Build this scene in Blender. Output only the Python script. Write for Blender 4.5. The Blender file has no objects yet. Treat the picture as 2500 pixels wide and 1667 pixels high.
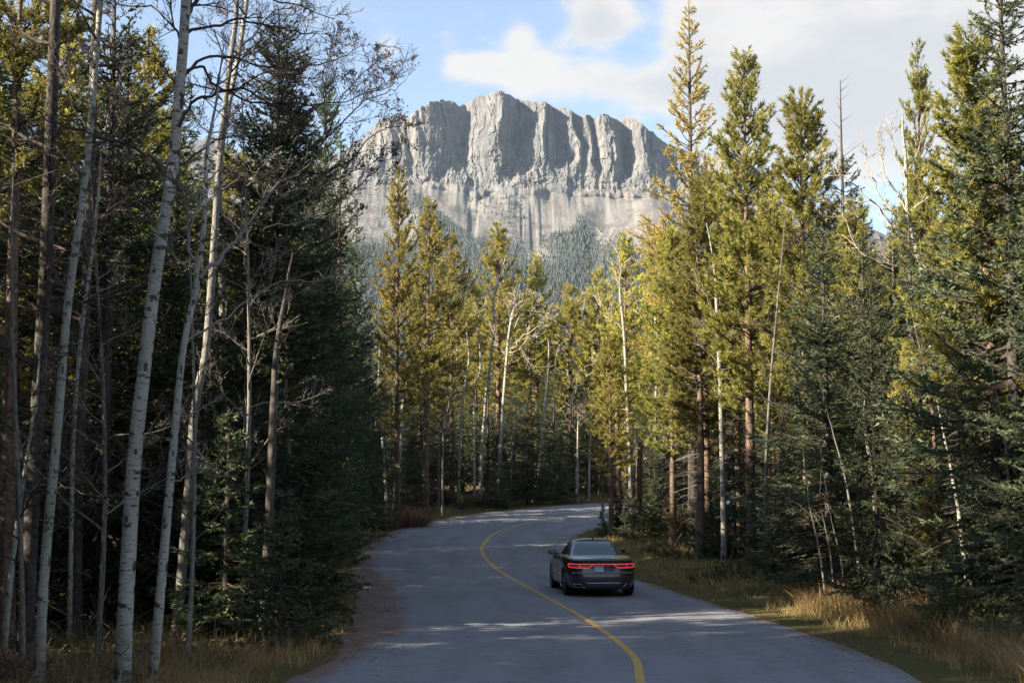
import bpy, math, random
import numpy as np
from mathutils import Vector, Matrix

# ------------------------------------------------------------------ camera, sky, sun, exposure
SC = bpy.context.scene
COL = SC.collection
F = 3472.0                      # focal length in pixels of the 2500 px wide photograph (50 mm)
CZ = 2.35                       # eye height above the road at the camera's foot
TH = math.atan((1150.0 - 833.5) / F)
cam_d = bpy.data.cameras.new('camera')
cam_d.lens = 50.0; cam_d.sensor_width = 36.0
cam_d.clip_start = 0.1; cam_d.clip_end = 20000.0
cam = bpy.data.objects.new('camera', cam_d); COL.objects.link(cam)
cam.location = (0, 0, CZ); cam.rotation_euler = (math.pi / 2 + TH, 0, 0)
SC.camera = cam

SUN_EL = math.radians(26.0)
SUN_AZ = math.atan2(-1.0, -0.44)            # direction towards the sun: from the left, a little behind
sun_dir = Vector((math.sin(SUN_AZ) * math.cos(SUN_EL), math.cos(SUN_AZ) * math.cos(SUN_EL), math.sin(SUN_EL)))
sd = bpy.data.lights.new('sun', 'SUN'); sd.energy = 5.0; sd.angle = math.radians(0.53); sd.color = (1.0, 0.87, 0.68)
sun = bpy.data.objects.new('sun', sd); COL.objects.link(sun)
sun.rotation_euler = (-sun_dir).to_track_quat('-Z', 'Y').to_euler(); sun.location = (-60, -30, 60)

SC.view_settings.view_transform = 'Standard'; SC.view_settings.look = 'None'
SC.view_settings.gamma = 1.0; SC.view_settings.use_curve_mapping = False
SC.view_settings.exposure = 1.98
SC.render.engine = 'CYCLES'
cy = SC.cycles
cy.max_bounces = 6; cy.diffuse_bounces = 3; cy.glossy_bounces = 3; cy.transmission_bounces = 3
cy.transparent_max_bounces = 4; cy.volume_bounces = 0
cy.sample_clamp_indirect = 6.0
cy.use_denoising = True

# ------------------------------------------------------------------ node helpers
class NT:
    def __init__(s, tree):
        s.t = tree; tree.nodes.clear()
    def n(s, typ, **kw):
        nd = s.t.nodes.new(typ)
        for k, v in kw.items():
            if k.startswith('i_'):
                nd.inputs[k[2:].replace('_', ' ')].default_value = v
            else:
                setattr(nd, k, v)
        return nd
    def l(s, a, b): s.t.links.new(a, b)
    def set(s, sock, v):
        if isinstance(v, bpy.types.NodeSocket): s.l(v, sock)
        else:
            if isinstance(v, tuple) and len(v) == 3 and sock.type == 'RGBA': v = v + (1,)
            sock.default_value = v
    def m(s, op, a, b=None, c=None, clamp=False):
        nd = s.t.nodes.new('ShaderNodeMath'); nd.operation = op; nd.use_clamp = clamp
        s.set(nd.inputs[0], a)
        if b is not None: s.set(nd.inputs[1], b)
        if c is not None: s.set(nd.inputs[2], c)
        return nd.outputs[0]
    def mix(s, f, a, b):
        nd = s.t.nodes.new('ShaderNodeMix'); nd.data_type = 'RGBA'
        s.set(nd.inputs[0], f); s.set(nd.inputs[6], a); s.set(nd.inputs[7], b)
        return nd.outputs[2]
    def ss(s, x, lo, hi):
        nd = s.t.nodes.new('ShaderNodeMapRange'); nd.interpolation_type = 'SMOOTHSTEP'
        s.set(nd.inputs[0], x); nd.inputs[1].default_value = lo; nd.inputs[2].default_value = hi
        return nd.outputs[0]
    def noise(s, vec, scale, detail=4, rough=0.55, dist=0.0):
        nd = s.t.nodes.new('ShaderNodeTexNoise')
        if vec is not None: s.l(vec, nd.inputs['Vector'])
        nd.inputs['Scale'].default_value = scale; nd.inputs['Detail'].default_value = detail
        nd.inputs['Roughness'].default_value = rough; nd.inputs['Distortion'].default_value = dist
        return nd.outputs['Fac']
    def vscale(s, vec, sc):
        nd = s.t.nodes.new('ShaderNodeMapping'); s.l(vec, nd.inputs[0]); nd.inputs[3].default_value = sc
        return nd.outputs[0]

# ------------------------------------------------------------------ world: daylight sky with drifting clouds
W = bpy.data.worlds.new('World'); SC.world = W; W.use_nodes = True
w = NT(W.node_tree)
sky = w.n('ShaderNodeTexSky', sky_type='NISHITA'); sky.sun_disc = False
sky.sun_elevation = SUN_EL; sky.sun_rotation = SUN_AZ; sky.altitude = 1300; sky.air_density = 1.0; sky.dust_density = 0.6; sky.ozone_density = 1.5
tc = w.n('ShaderNodeTexCoord')
sep = w.n('ShaderNodeSeparateXYZ'); w.l(tc.outputs['Generated'], sep.inputs[0])
sx, sy, sz = sep.outputs
ysafe = w.m('MAXIMUM', sy, 0.15)
gu = w.m('DIVIDE', sx, ysafe); gv = w.m('DIVIDE', sz, ysafe)
nzv = w.vscale(tc.outputs['Generated'], (1.0, 1.0, 2.0))
n1 = w.noise(nzv, 13.0, 9, 0.58, 0.5)
n2 = w.noise(nzv, 40.0, 7, 0.62, 0.3)
n3 = w.noise(nzv, 2.2, 4, 0.5)
# cloud banks: (pixel x, pixel y, half width, half height, weight)
BANKS = [(1215, 165, 140, 40, 0.85), (1275, 100, 45, 45, 0.60), (1130, 150, 70, 30, 0.45), (1470, 70, 85, 62, 0.95), (1470, 0, 60, 60, 0.5), (1480, 200, 230, 40, 0.72), (1660, 110, 55, 90, 0.55), (1720, 60, 90, 110, 0.70), (2010, 90, 330, 130, 1.15), (1960, 230, 330, 75, 1.0), (1820, 320, 260, 80, 0.75),
         (2120, 330, 260, 110, 0.8), (950, 130, 34, 34, 0.55), (958, 190, 26, 30, 0.4), (1100, 105, 26, 30, 0.35), (2400, 120, 260, 240, 0.9)]
acc = None
for (px, py, rx, ry, wt) in BANKS:
    vc = (833.5 - py) / F; den = math.cos(TH) - math.sin(TH) * vc; u0 = (px - 1250) / F / den; v0 = (math.sin(TH) + math.cos(TH) * vc) / den
    a = w.m('DIVIDE', w.m('SUBTRACT', gu, u0), 1.18 * rx / F); b = w.m('DIVIDE', w.m('SUBTRACT', gv, v0), 1.35 * ry / F)
    r2 = w.m('ADD', w.m('MULTIPLY', a, a), w.m('MULTIPLY', b, b))
    g = w.m('MULTIPLY', w.m('POWER', 2.71828, w.m('MULTIPLY', r2, -1.25)), wt)
    acc = g if acc is None else w.m('ADD', acc, g)
front = w.ss(sy, 0.2, 0.7)
cover = w.m('ADD', w.m('ADD', w.m('MULTIPLY', acc, front), w.m('MULTIPLY', w.ss(sz, 0.35, 0.6), -0.3)), w.m('MULTIPLY', w.m('SUBTRACT', 1.0, front), w.m('MULTIPLY', n3, 0.85)))
dens = w.m('ADD', cover, w.m('ADD', w.m('MULTIPLY', w.m('SUBTRACT', n1, 0.5), 2.1), w.m('MULTIPLY', w.m('SUBTRACT', n2, 0.5), 0.9)))
cmask = w.ss(dens, 0.16, 0.78)
n4 = w.noise(w.vscale(tc.outputs['Generated'], (1.0, 1.0, 3.2)), 7.5, 6, 0.55, 0.5)
thick = w.ss(w.m('ADD', dens, w.m('MULTIPLY', w.m('SUBTRACT', n4, 0.5), 3.2)), 0.45, 1.75)
ccol = w.mix(thick, (3.55, 3.40, 3.22), (2.75, 2.76, 2.80))
skyc = w.mix(w.m('ADD', 0.16, w.m('MULTIPLY', cmask, 0.81)), sky.outputs[0], ccol)
bg = w.n('ShaderNodeBackground'); w.l(skyc, bg.inputs[0]); bg.inputs[1].default_value = 0.066
wo = w.n('ShaderNodeOutputWorld'); w.l(bg.outputs[0], wo.inputs[0])

# ------------------------------------------------------------------ numeric helpers
RNG = np.random.default_rng(11)
def ray(px, py, d):
    """World point seen at photograph pixel (px, py) at the distance y = d."""
    u = (px - 1250.0) / F; v = (833.5 - py) / F
    y = math.cos(TH) - math.sin(TH) * v; z = math.sin(TH) + math.cos(TH) * v
    return np.array([u * d / y, d, CZ + z * d / y])
def hash3(ix, iy, iz):
    h = (ix.astype(np.int64) * 374761393 + iy.astype(np.int64) * 668265263 + iz.astype(np.int64) * 2147483647) & 0xFFFFFFFF
    h = ((h ^ (h >> 13)) * 1274126177) & 0xFFFFFFFF
    h = ((h ^ (h >> 16)) * 2246822519) & 0xFFFFFFFF
    return ((h ^ (h >> 15)) & 0xFFFFFF) / float(0xFFFFFF)
def vnoise(x, y, z=None):
    x = np.asarray(x, float); y = np.asarray(y, float); z = np.zeros_like(x) if z is None else np.asarray(z, float)
    x, y, z = np.broadcast_arrays(x, y, z)
    fx, fy, fz = np.floor(x), np.floor(y), np.floor(z)
    tx, ty, tz = x - fx, y - fy, z - fz
    tx = tx * tx * (3 - 2 * tx); ty = ty * ty * (3 - 2 * ty); tz = tz * tz * (3 - 2 * tz)
    r = 0
    for i in (0, 1):
        for j in (0, 1):
            for k in (0, 1):
                wgt = (tx if i else 1 - tx) * (ty if j else 1 - ty) * (tz if k else 1 - tz)
                r = r + wgt * hash3(fx + i, fy + j, fz + k)
    return r * 2 - 1
def fbm(x, y, z=None, o=4, g=0.5):
    a, s, r = 1.0, 1.0, 0
    for i in range(o):
        r = r + a * vnoise(np.asarray(x) * s + 17.3 * i, np.asarray(y) * s + 5.1 * i, None if z is None else np.asarray(z) * s)
        a *= g; s *= 2.03
    return r
def sstep(x, a, b):
    t = np.clip((np.asarray(x, float) - a) / (b - a), 0, 1); return t * t * (3 - 2 * t)
def norm(v):
    return v / np.maximum(np.linalg.norm(v, axis=-1, keepdims=True), 1e-9)

class Geo:
    """Collects triangles (with material index and uv) for one mesh."""
    def __init__(s): s.V = []; s.T = []; s.M = []; s.U = []; s.n = 0
    def add(s, V, T, mat=0, uv=None):
        V = np.asarray(V, float).reshape(-1, 3); T = np.asarray(T, np.int64).reshape(-1, 3)
        s.V.append(V); s.T.append(T + s.n); s.M.append(np.full(len(T), mat, np.int32))
        s.U.append(np.zeros((len(V), 2)) if uv is None else np.asarray(uv, float).reshape(-1, 2))
        s.n += len(V)
    def mesh(s, name, mats, smooth=False, attrs=None):
        V = np.concatenate(s.V); T = np.concatenate(s.T); M = np.concatenate(s.M); U = np.concatenate(s.U)
        me = bpy.data.meshes.new(name)
        me.vertices.add(len(V)); me.vertices.foreach_set('co', V.astype(np.float32).ravel())
        me.loops.add(len(T) * 3); me.loops.foreach_set('vertex_index', T.astype(np.int32).ravel())
        me.polygons.add(len(T))
        me.polygons.foreach_set('loop_start', np.arange(0, len(T) * 3, 3, dtype=np.int32))
        me.polygons.foreach_set('material_index', M)
        if smooth is True: me.polygons.foreach_set('use_smooth', np.ones(len(T), bool))
        elif smooth == 'wood': me.polygons.foreach_set('use_smooth', M == 0)
        else: me.polygons.foreach_set('use_smooth', np.zeros(len(T), bool))
        uvl = me.uv_layers.new(name='UVMap')
        uvl.data.foreach_set('uv', U[T.ravel()].astype(np.float32).ravel())
        for k, a in (attrs or {}).items():
            at = me.attributes.new(k, 'FLOAT', 'POINT'); at.data.foreach_set('value', np.asarray(a, np.float32))
        for mt in (mats if isinstance(mats, (list, tuple)) else [mats]): me.materials.append(mt)
        me.update(); me.validate()
        return me
def tubes(P, R, sides=3, vlen=None):
    """Batch of tubes. P (m,n,3), R (m,n) -> V, T, UV (u round 0..1, v along in metres)."""
    P = np.asarray(P, float); R = np.asarray(R, float)
    if P.ndim == 2: P = P[None]; R = R[None]
    m, n, _ = P.shape
    tan = np.gradient(P, axis=1); tan = norm(tan)
    ref = np.where(np.abs(tan[:, :1, 2:3]) > 0.8, np.array([[[1.0, 0, 0]]]), np.array([[[0, 0, 1.0]]]))
    a = norm(np.cross(tan, np.broadcast_to(ref, tan.shape))); b = np.cross(tan, a)
    ang = np.arange(sides + 1) / sides * 2 * math.pi
    ring = P[:, :, None, :] + R[:, :, None, None] * (a[:, :, None, :] * np.cos(ang)[None, None, :, None] + b[:, :, None, :] * np.sin(ang)[None, None, :, None])
    V = ring.reshape(-1, 3); k = sides + 1
    i = np.arange(m)[:, None, None] * n * k + np.arange(n - 1)[None, :, None] * k + np.arange(sides)[None, None, :]
    i = i.ravel()
    T = np.concatenate([np.stack([i, i + 1, i + k], 1), np.stack([i + 1, i + k + 1, i + k], 1)])
    sl = np.concatenate([np.zeros((m, 1)), np.cumsum(np.linalg.norm(np.diff(P, axis=1), axis=2), 1)], 1)
    UV = np.stack([np.broadcast_to((ang / (2 * math.pi))[None, None, :], (m, n, k)), np.broadcast_to(sl[:, :, None], (m, n, k))], -1)
    return V, T, UV.reshape(-1, 2)
def blades(B, D, L, Wd, rng):
    """One thin triangle per row: base B, direction D, length L, width Wd."""
    side = norm(np.cross(D, rng.normal(size=D.shape))) * (np.asarray(Wd) * 0.5)[:, None]
    V = np.stack([B - side, B + side, B + D * np.asarray(L)[:, None]], 1)
    return V.reshape(-1, 3), np.arange(len(B) * 3).reshape(-1, 3)
def children(P, R, cnt, lr, ang, rng, npts=4, tmin=0.2, up=0.15, wob=0.12, rr=0.5, taper=0.7, tmax=1.0):
    """Side shoots along a batch of parent polylines."""
    m, n, _ = P.shape
    idx = np.repeat(np.arange(m), cnt); q = len(idx)
    t = tmin + (tmax - tmin) * rng.random(q)
    f = t * (n - 1); i0 = np.minimum(f.astype(int), n - 2); fr = (f - i0)[:, None]
    B = P[idx, i0] * (1 - fr) + P[idx, i0 + 1] * fr
    tan = norm(P[idx, i0 + 1] - P[idx, i0])
    plen = np.linalg.norm(np.diff(P, axis=1), axis=2).sum(1)
    perp = norm(np.cross(tan, rng.normal(size=(q, 3))))
    a = ang * (0.7 + 0.6 * rng.random(q))[:, None]
    D = norm(tan * np.cos(a) + perp * np.sin(a) + np.array([0, 0, up]))
    L = plen[idx] * lr * (0.5 + 0.8 * rng.random(q)) * (1 - taper * (t - tmin) / (1 - tmin + 1e-6) * 0.8)
    C = [B]; d = D
    for k in range(npts - 1):
        C.append(C[-1] + d * (L / (npts - 1))[:, None])
        d = norm(d + rng.normal(size=d.shape) * wob + np.array([0, 0, up * 0.5]))
    C = np.stack(C, 1)
    rb = (R[idx, i0] * (1 - fr[:, 0]) + R[idx, i0 + 1] * fr[:, 0]) * rr
    rad = rb[:, None] * np.linspace(1, 0.35, npts)[None]
    return C, rad, L

# ------------------------------------------------------------------ object helpers
def link(name, me, parent=None):
    o = bpy.data.objects.new(name, me); COL.objects.link(o)
    if parent is not None: o.parent = parent
    return o
def tag(o, label=None, cat=None, group=None, kind=None):
    if label: o['label'] = label
    if cat: o['category'] = cat
    if group: o['group'] = group
    if kind: o['kind'] = kind
    return o
def thing(name, loc, label, cat, group=None, rotz=0.0):
    o = bpy.data.objects.new(name, None); COL.objects.link(o)
    o.empty_display_size = 0.3; o.location = loc; o.rotation_euler = (0, 0, rotz)
    return tag(o, label, cat, group)

# ------------------------------------------------------------------ materials
def material(name):
    m = bpy.data.materials.new(name); m.use_nodes = True
    return m, NT(m.node_tree)
def out(k, sh, bump=None):
    o = k.n('ShaderNodeOutputMaterial'); k.l(sh, o.inputs[0])
def princ(k, col, rough=0.7, spec=0.3, metal=0.0, normal=None, **kw):
    p = k.n('ShaderNodeBsdfPrincipled'); k.set(p.inputs['Base Color'], col); k.set(p.inputs['Roughness'], rough)
    p.inputs['Specular IOR Level'].default_value = spec; p.inputs['Metallic'].default_value = metal
    if normal is not None: k.l(normal, p.inputs['Normal'])
    for a, b in kw.items(): k.set(p.inputs[a.replace('_', ' ')], b)
    return p.outputs[0]
def bump(k, h, strength, dist):
    b = k.n('ShaderNodeBump'); k.l(h, b.inputs['Height']); b.inputs['Strength'].default_value = strength; b.inputs['Distance'].default_value = dist
    return b.outputs[0]
def simple(name, col, rough=0.5, metal=0.0, spec=0.5, **kw):
    m, k = material(name); out(k, princ(k, col, rough, spec, metal, **kw)); return m

def foliage(name, ca, cb, cc, trans=0.75, tcol=None):
    """Needles: colour varies from needle to needle, clump to clump and tree to tree."""
    m, k = material(name)
    g = k.n('ShaderNodeNewGeometry'); oi = k.n('ShaderNodeObjectInfo'); t = k.n('ShaderNodeTexCoord')
    nz = k.noise(t.outputs['Object'], 1.3, 3)
    c = k.mix(k.ss(nz, 0.35, 0.65), ca, cb)
    c = k.mix(k.m('MULTIPLY', g.outputs['Random Per Island'], 0.55), c, cc)
    hsv = k.n('ShaderNodeHueSaturation'); k.l(c, hsv.inputs['Color'])
    k.l(k.m('ADD', 0.490, k.m('MULTIPLY', oi.outputs['Random'], 0.022)), hsv.inputs['Hue'])
    k.l(k.m('ADD', 0.70, k.m('MULTIPLY', oi.outputs['Random'], 0.6)), hsv.inputs['Value'])
    c = hsv.outputs[0]
    p = princ(k, c, 0.55, 0.3)
    tr = k.n('ShaderNodeBsdfTranslucent'); k.l(k.mix(trans, (0, 0, 0), c), tr.inputs[0])      # thin leaves let light through
    mx = k.n('ShaderNodeAddShader'); k.l(p, mx.inputs[0]); k.l(tr.outputs[0], mx.inputs[1])
    out(k, mx.outputs[0]); return m
M_PINE = foliage('pine_needles', (0.070, 0.086, 0.022), (0.145, 0.140, 0.030), (0.26, 0.222, 0.048))
M_PINEY = foliage('golden_pine_needles', (0.112, 0.114, 0.026), (0.212, 0.190, 0.040), (0.34, 0.285, 0.075))
M_SPRUCE = foliage('spruce_needles', (0.036, 0.058, 0.030), (0.06, 0.082, 0.036), (0.09, 0.10, 0.045), 0.25)
M_SPRUCEB = foliage('blue_spruce_needles', (0.045, 0.066, 0.038), (0.068, 0.088, 0.046), (0.10, 0.11, 0.055), 0.3)
M_LARCH = foliage('larch_needles', (0.185, 0.150, 0.042), (0.26, 0.205, 0.052), (0.34, 0.26, 0.08))
M_GRASSG = foliage('verge_grass', (0.07, 0.072, 0.024), (0.115, 0.095, 0.034), (0.17, 0.125, 0.055), 0.5)
M_GRASST = foliage('dry_grass', (0.17, 0.115, 0.045), (0.24, 0.165, 0.07), (0.32, 0.235, 0.11), 0.5)
M_LITTER = foliage('forest_plants', (0.05, 0.055, 0.02), (0.10, 0.075, 0.03), (0.15, 0.10, 0.045))
M_RUST = foliage('rusty_leaves', (0.13, 0.078, 0.048), (0.18, 0.11, 0.07), (0.24, 0.155, 0.10), 0.3)
M_JUNI = foliage('juniper_needles', (0.045, 0.06, 0.022), (0.075, 0.085, 0.028), (0.11, 0.11, 0.04), 0.2)
M_DEADLEAF = foliage('dark_dead_leaves', (0.025, 0.014, 0.014), (0.045, 0.022, 0.018), (0.07, 0.035, 0.025), 0.1)

def aspen_bark():
    m, k = material('aspen_bark')
    uv = k.n('ShaderNodeUVMap').outputs[0]; oi = k.n('ShaderNodeObjectInfo')
    sp = k.n('ShaderNodeSeparateXYZ'); k.l(uv, sp.inputs[0])
    big = k.noise(k.vscale(uv, (2.0, 0.9, 1)), 1.0, 4)
    fine = k.noise(k.vscale(uv, (4.0, 26.0, 1)), 1.0, 3, 0.6)
    base = k.mix(k.ss(big, 0.3, 0.7), (0.36, 0.355, 0.33), (0.24, 0.24, 0.215))
    base = k.mix(k.m('MULTIPLY', k.ss(fine, 0.52, 0.60), 0.6), base, (0.12, 0.11, 0.10))
    dash = k.noise(k.vscale(uv, (2.2, 9.0, 1)), 1.0, 2, 0.7, 0.3)
    base = k.mix(k.ss(dash, 0.57, 0.61), base, (0.03, 0.028, 0.026))
    v = k.n('ShaderNodeTexVoronoi'); k.l(k.vscale(uv, (2.0, 1.7, 1)), v.inputs['Vector']); v.voronoi_dimensions = '2D'; v.inputs['Scale'].default_value = 1.0; v.inputs['Randomness'].default_value = 1.0
    nd = k.m('ADD', v.outputs['Distance'], k.m('ADD', k.m('MULTIPLY', k.m('SUBTRACT', fine, 0.5), 0.30), k.m('MULTIPLY', k.m('SUBTRACT', big, 0.5), 0.45)))
    eye = k.m('SUBTRACT', 1.0, k.ss(nd, 0.07, 0.13))
    base = k.mix(eye, base, (0.018, 0.016, 0.015))
    foot = k.m('MULTIPLY', k.m('SUBTRACT', 1.0, k.ss(sp.outputs[1], 0.1, 1.2)), k.ss(k.noise(k.vscale(uv, (3, 5, 1)), 1.0, 4), 0.42, 0.56))
    base = k.mix(k.m('MULTIPLY', foot, 0.8), base, (0.07, 0.06, 0.05))
    base = k.mix(k.m('MULTIPLY', oi.outputs['Random'], 0.35), base, (0.33, 0.31, 0.22))
    out(k, princ(k, base, 0.8, 0.2, normal=bump(k, k.m('ADD', fine, eye), 0.6, 0.01)))
    return m
M_ASPEN = aspen_bark()
def rough_bark(name, a, b, c):
    m, k = material(name)
    uv = k.n('ShaderNodeUVMap').outputs[0]; oi = k.n('ShaderNodeObjectInfo')
    n1 = k.noise(k.vscale(uv, (9.0, 9.0, 1)), 1.0, 5, 0.65, 0.4); n2 = k.noise(k.vscale(uv, (3.0, 1.0, 1)), 1.0, 4)
    col = k.mix(k.ss(n1, 0.36, 0.64), a, b); col = k.mix(k.m('MULTIPLY', k.ss(n2, 0.45, 0.7), 0.7), col, c)
    hsv = k.n('ShaderNodeHueSaturation'); k.l(col, hsv.inputs['Color']); k.l(k.m('ADD', 0.8, k.m('MULTIPLY', oi.outputs['Random'], 0.5)), hsv.inputs['Value'])
    out(k, princ(k, hsv.outputs[0], 0.9, 0.15, normal=bump(k, n1, 0.9, 0.03)))
    return m
M_PINEBARK = rough_bark('pine_bark', (0.06, 0.045, 0.035), (0.16, 0.115, 0.085), (0.20, 0.13, 0.09))
M_SPRUCEBARK = rough_bark('spruce_bark', (0.032, 0.028, 0.026), (0.085, 0.075, 0.066), (0.11, 0.098, 0.086))
M_GREYBARK = rough_bark('grey_bark', (0.10, 0.095, 0.085), (0.22, 0.21, 0.19), (0.15, 0.14, 0.12))
M_TWIG = simple('dark_twig', (0.055, 0.042, 0.036), 0.8, spec=0.2)
M_DEADTWIG = simple('dead_grey_twig', (0.10, 0.088, 0.075), 0.85, spec=0.2)
M_PALETWIG = simple('pale_twig', (0.36, 0.31, 0.25), 0.8, spec=0.2)
M_GREYTWIG = simple('grey_twig', (0.17, 0.15, 0.13), 0.8, spec=0.2)
# ------------------------------------------------------------------ terrain and road
def softplus(x): return np.log1p(np.exp(np.clip(x, -40, 40)))
def prof(d):
    """Height of the road bed: falls away from the camera, then climbs beyond the bend and levels off."""
    d = np.asarray(d, float)
    up = 0.11 * 8.0 * (softplus((d - 56) / 8.0) - softplus((d - 98) / 8.0))
    return -0.0255 * np.clip(d, -60, 98) + up
CP = np.array([(0.3, -40), (0.6, -10), (1.2, 8), (1.70, 18.99), (1.92, 22.22), (1.86, 25.44), (1.52, 30.53), (0.93, 36.53), (0.29, 42.03), (-0.57, 49.08), (-1.07, 54.78), (-1.24, 57.96), (-1.09, 61.84), (-0.75, 65.01), (0.06, 67.84),
               (1.35, 70.76), (2.8, 72.7), (4.8, 74.6), (8.0, 77.0), (13, 80), (22, 84), (40, 89), (80, 97), (160, 108)], float)
def catmull(P, n):
    Q = []
    P = np.vstack([2 * P[0] - P[1], P, 2 * P[-1] - P[-2]])
    for i in range(1, len(P) - 2):
        t = np.linspace(0, 1, n, endpoint=False)[:, None]
        a, b, c, d = P[i - 1], P[i], P[i + 1], P[i + 2]
        Q.append(0.5 * (2 * b + (c - a) * t + (2 * a - 5 * b + 4 * c - d) * t * t + (3 * b - a - 3 * c + d) * t ** 3))
    return np.vstack(Q + [P[-2][None]])
RC = catmull(CP, 24)
for _ in range(60):
    RC[1:-1] = 0.25 * RC[:-2] + 0.5 * RC[1:-1] + 0.25 * RC[2:]
s_ = np.r_[0, np.cumsum(np.hypot(*np.diff(RC, axis=0).T))]
RS = np.arange(0, s_[-1], 0.4)
RC = np.stack([np.interp(RS, s_, RC[:, 0]), np.interp(RS, s_, RC[:, 1])], 1)
RT = norm(np.gradient(RC, axis=0)); RN = np.stack([RT[:, 1], -RT[:, 0]], 1)     # RN points to the right
def road_e(x, y):
    """Signed distance from the centre line (right positive)."""
    x = np.asarray(x, float).ravel(); y = np.asarray(y, float).ravel(); e = np.empty(len(x))
    for i in range(0, len(x), 20000):
        dx = x[i:i + 20000, None] - RC[None, :, 0]; dy = y[i:i + 20000, None] - RC[None, :, 1]
        d2 = dx * dx + dy * dy; j = d2.argmin(1); r = np.arange(len(j))
        e[i:i + 20000] = np.sqrt(d2[r, j]) * np.sign(dx[r, j] * RN[j, 0] + dy[r, j] * RN[j, 1])
    return e
WL, WR = 4.85, 3.95
def ground_z(x, y, e=None):
    x = np.asarray(x, float).ravel(); y = np.asarray(y, float).ravel()
    if e is None: e = road_e(x, y)
    z = prof(y)
    off = sstep(np.abs(e), 4.0, 6.5)
    z = z + off * 0.10 * fbm(x * 0.35, y * 0.35, o=3)
    z = z + np.where(e > 0, 0.22 * sstep(e, 4.0, 7.0) * sstep(y, 26, 42), -0.14 * sstep(-e, 4.2, 6.5))
    z = z + 0.8 * sstep(np.abs(e), 15, 60) * fbm(x * 0.04, y * 0.04, o=3)
    z = z - 0.07 * (1 - np.where(e < 0, sstep(-e, 4.2, 4.9), sstep(e, 3.3, 4.0)))
    z = z + 110 * sstep(y, 400, 2000) * sstep(np.hypot(x, y), 300, 1500) * 0.4
    return z
def gz(x, y): return float(ground_z([x], [y])[0])

def grid_tris(nu, nv):
    i = (np.arange(nu - 1)[:, None] * nv + np.arange(nv - 1)[None]).ravel()
    return np.concatenate([np.stack([i, i + nv, i + 1], 1), np.stack([i + 1, i + nv, i + nv + 1], 1)])

def ground_material():
    m, k = material('forest_ground')
    t = k.n('ShaderNodeTexCoord'); at = k.n('ShaderNodeAttribute', attribute_name='verge')
    o = t.outputs['Object']
    n1 = k.noise(o, 0.7, 5, 0.6); n2 = k.noise(o, 9.0, 5, 0.7); n3 = k.noise(o, 0.23, 3)
    floor = k.mix(k.ss(n2, 0.35, 0.65), (0.040, 0.028, 0.016), (0.105, 0.068, 0.036))
    floor = k.mix(k.ss(n1, 0.45, 0.62), floor, (0.05, 0.05, 0.018))
    verge = k.mix(k.ss(n2, 0.35, 0.65), (0.065, 0.055, 0.022), (0.135, 0.105, 0.045))
    verge = k.mix(k.m('MULTIPLY', k.ss(n1, 0.42, 0.62), 0.7), verge, (0.075, 0.080, 0.022))
    verge = k.mix(k.ss(n3, 0.5, 0.65), verge, (0.115, 0.085, 0.045))
    col = k.mix(at.outputs['Fac'], floor, verge)
    at2 = k.n('ShaderNodeAttribute', attribute_name='litter')
    lit = k.ss(k.m('ADD', at2.outputs['Fac'], k.m('MULTIPLY', k.m('SUBTRACT', n2, 0.5), 0.9)), 0.35, 0.75)
    col = k.mix(k.m('MULTIPLY', lit, 0.8), col, k.mix(k.ss(k.noise(o, 26, 4), 0.4, 0.6), (0.095, 0.055, 0.032), (0.16, 0.095, 0.056)))
    out(k, princ(k, col, 0.95, 0.1, normal=bump(k, n2, 0.8, 0.05)))
    return m
M_GROUND = ground_material()
xs = np.concatenate([[-7000, -5200, -4000, -2500, -1400, -800, -450, -260, -170, -120, -90, -70], np.arange(-56, -24, 2.0), np.arange(-24, 26, 0.5), np.arange(26, 60, 2.0), [70, 90, 120, 170, 260, 450, 800, 1400, 2500, 4000, 5200, 7000]])
ys = np.concatenate([[-3000, -1500, -800, -400, -200, -120, -80], np.arange(-60, 8, 3.0), np.arange(8, 100, 0.5), np.arange(100, 140, 2.5), [150, 170, 200, 260, 340, 450, 620, 850, 1200, 1600, 2100, 2800, 3600, 5000, 7000, 9000]])
X, Y = np.meshgrid(xs, ys, indexing='ij'); EE = road_e(X, Y)
Z = ground_z(X, Y, EE)
gg = Geo(); gg.add(np.stack([X.ravel(), Y.ravel(), Z], 1), grid_tris(len(xs), len(ys)))
vg = 1 - sstep(np.abs(EE), 6.5, 10.0) 
lt = np.where(EE < 0, (1 - sstep(-EE, 4.5, 5.3)), (1 - sstep(EE, 3.5, 4.3)) * 0.8)
ground = link('ground', gg.mesh('ground', M_GROUND, True, {'verge': vg, 'litter': lt})); tag(ground, kind='structure')

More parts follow.
